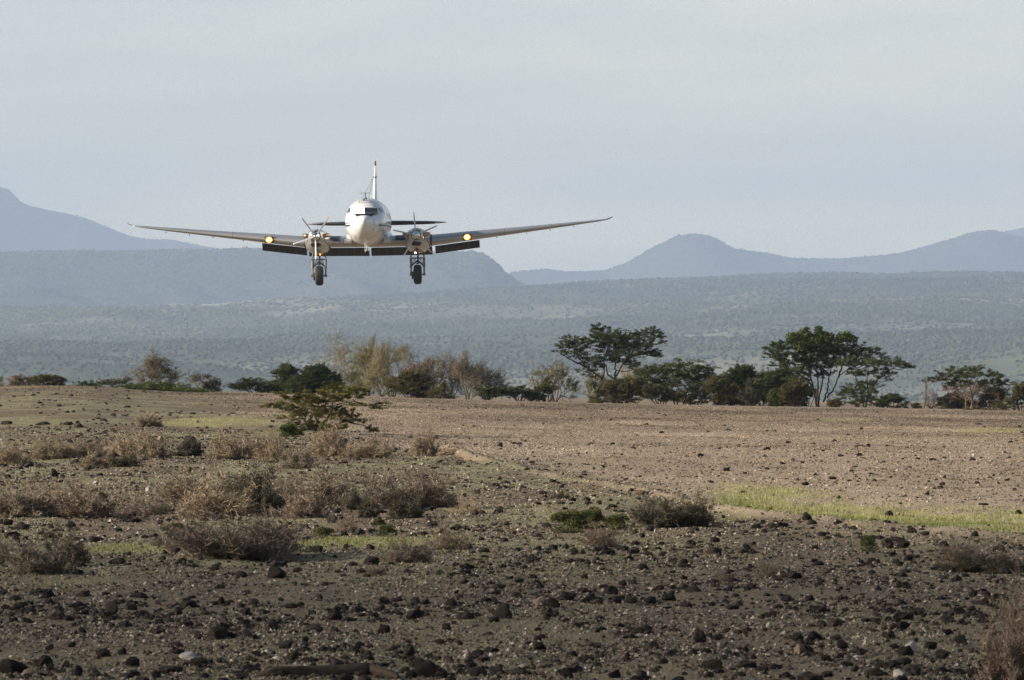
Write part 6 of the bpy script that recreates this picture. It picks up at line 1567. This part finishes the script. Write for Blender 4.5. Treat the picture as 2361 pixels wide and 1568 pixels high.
for z, pl, th, lb in [
    (R6, [(1572, 172), (1620, 205), (1678, 236)], 16, 'pale forked stick slanting down beside the grey shrub in the centre'),
    (R7, [(862, 122), (905, 142), (950, 165)], 14, 'pale slanting stick beside the small green plant at right'),
    (R5, [(650, 380), (700, 379), (755, 381)], 10, 'straight white stick beside a black stone at left'),
    (R3, [(300, 1108), (340, 1107), (376, 1109)], 11, 'short white stick on the green film in the lower centre'),
    (R3, [(1690, 980), (1750, 974), (1812, 966)], 17, 'tan stick with a thick right end, right of centre'),
    (R3, [(1800, 722), (1850, 718), (1902, 708)], 17, 'tan knotted stick below the shadow of the dark rounded shrub'),
    (R2, [(2225, 641), (2290, 645), (2361, 652)], 9, 'thin pale stick on the middle slope'),
    (R2, [(2160, 1012), (2260, 1012), (2361, 1017)], 7, 'thin pale twig on the soil left of the green cushions'),
    (R1, [(868, 780), (910, 776), (950, 783)], 10, 'whitish bent stick left of two behind the middle row of shrubs'),
    (R1, [(1235, 778), (1270, 777), (1308, 778)], 9, 'short whitish stick beside the whitish round stone'),
    (R6, [(1520, 307), (1590, 305), (1672, 309)], 9, 'long thin pale stick below the forked one'),
    (R3, [(1800, 1345), (1920, 1338), (2050, 1330)], 18, 'long brown stick at the lower right of the centre'),
    (R7, [(1855, 402), (1890, 430), (1930, 440)], 14, 'bent pale branch under the low dark shrub at the right edge'),
    (R3, [(2020, 930), (2100, 928), (2180, 938)], 22, 'brown dead branch right of centre'),
    (R6, [(1070, 415), (1110, 424), (1160, 430)], 8, 'small tan twig below the jagged black boulder'),
    (R3, [(1585, 1080), (1640, 1082), (1700, 1090)], 8, 'thin grey twig on the shaded soil right of centre'),
    (R6, [(1150, 735), (1200, 736), (1255, 740)], 15, 'flat whitish piece of wood in the lower centre'),
    (R1, [(1600, 208), (1625, 202), (1648, 196)], 10, 'short pale stick on the slope above the big brown boulder'),
]:
    k = 1 / (2.317 if z is R7 else 2.361) / 1.70224
    stick([z(*p) for p in pl], th * k, lb, 'wood' if 'brown' in lb else 'wood_pale', fork='forked' in lb)
# driftwood log at the bottom edge
lg = [R6(x, y) for x, y in ((20, 1300), (200, 1262), (420, 1262), (640, 1268), (860, 1262), (1000, 1245), (1110, 1235))]
d0 = hit(*R6(600, 1325)); q = MB(); th = np.arange(18) * 2 * math.pi / 18; rings_ = []
for i_, (px, py) in enumerate(lg):
    p = P(px, py, d0 + .05 * i_); k = d0 / F * K1; r_ = (26, 44, 52, 54, 56, 58, 46)[i_] * k
    n_ = 1 + .16 * np.sin(th * 3 + i_) + .10 * np.sin(th * 7 + 2 * i_) + rng.normal(0, .07, 18)
    rings_.append(np.stack([np.full(18, p[0]) + rng.normal(0, .006, 18), p[1] + r_ * n_ * np.cos(th), p[2] + r_ * n_ * np.sin(th)], -1))
loft(q, rings_)
log = q.build('driftwood_log', M['wood'], None, True); tag(log, 'long brown driftwood log lying along the bottom edge of the picture', 'log')
q = MB(); a = P(*R6(1100, 1235), d0 + .3); b_ = P(*R6(1115, 1330), d0 + .2); tube(q, [P(*R6(1085, 1190), d0 + .3), a, b_], [.03, .035, .02], 8, tint=.45)
q.build('broken_branch_stub', M['wood'], log)
q = MB(); tube(q, [P(*R6(1060, 1250), d0 + .3), P(*R6(1220, 1275), d0 + .1), P(*R6(1330, 1320), d0 - .1)], [.05, .035, .015], 8, tint=.3)
q.build('side_branch', M['wood'], log)

# ------------------------------------------------------------------ cloud added up-sun, out of view, to darken the nearest ground
cm, nt, b = mat_new('added shade cloud')
b.inputs['Base Color'].default_value = (.9, .9, .9, 1); b.inputs['Roughness'].default_value = 1.0
tc = N(nt, 'ShaderNodeTexCoord'); n1 = N(nt, 'ShaderNodeTexNoise', i_Scale=.02, i_Detail=4.0); Lk(nt, tc, 'Object', n1, 'Vector')
r = ramp(nt, [(.3, (.83, .83, .83)), (.7, (.95, .95, .95))]); Lk(nt, n1, 'Fac', r, 'Fac')
tr = N(nt, 'ShaderNodeBsdfTransparent'); mx = N(nt, 'ShaderNodeMixShader'); Lk(nt, r, 'Color', mx, 0); Lk(nt, b, 0, mx, 1); Lk(nt, tr, 0, mx, 2)
Lk(nt, mx, 0, nt.nodes['Material Output'], 'Surface')
q = MB(); V0, F0 = ico(4)
for cx_, cy_, rx, ry, rz in ((-60, 20, 190, 60, 26), (90, -40, 200, 80, 30), (0, 55, 150, 36, 22), (-120, -90, 180, 70, 28), (60, 78, 140, 26, 16), (-30, 66, 120, 34, 18), (120, 30, 160, 44, 20), (-20, 96, 120, 18, 10)):
    V = V0 * (1 + .18 * n3(V0, 1.6, int(rx)) + .08 * n3(V0, 4, int(ry)))[:, None] * np.array([rx, ry, rz])
    q.add(V + np.array([cx_, cy_, rng.uniform(-12, 12)]), F0)
cl = q.build('cloud', cm, None, True); cl.location = sv * 2700
tag(cl, 'thin white cloud added out of view up-sun to shade the nearest ground', 'cloud')
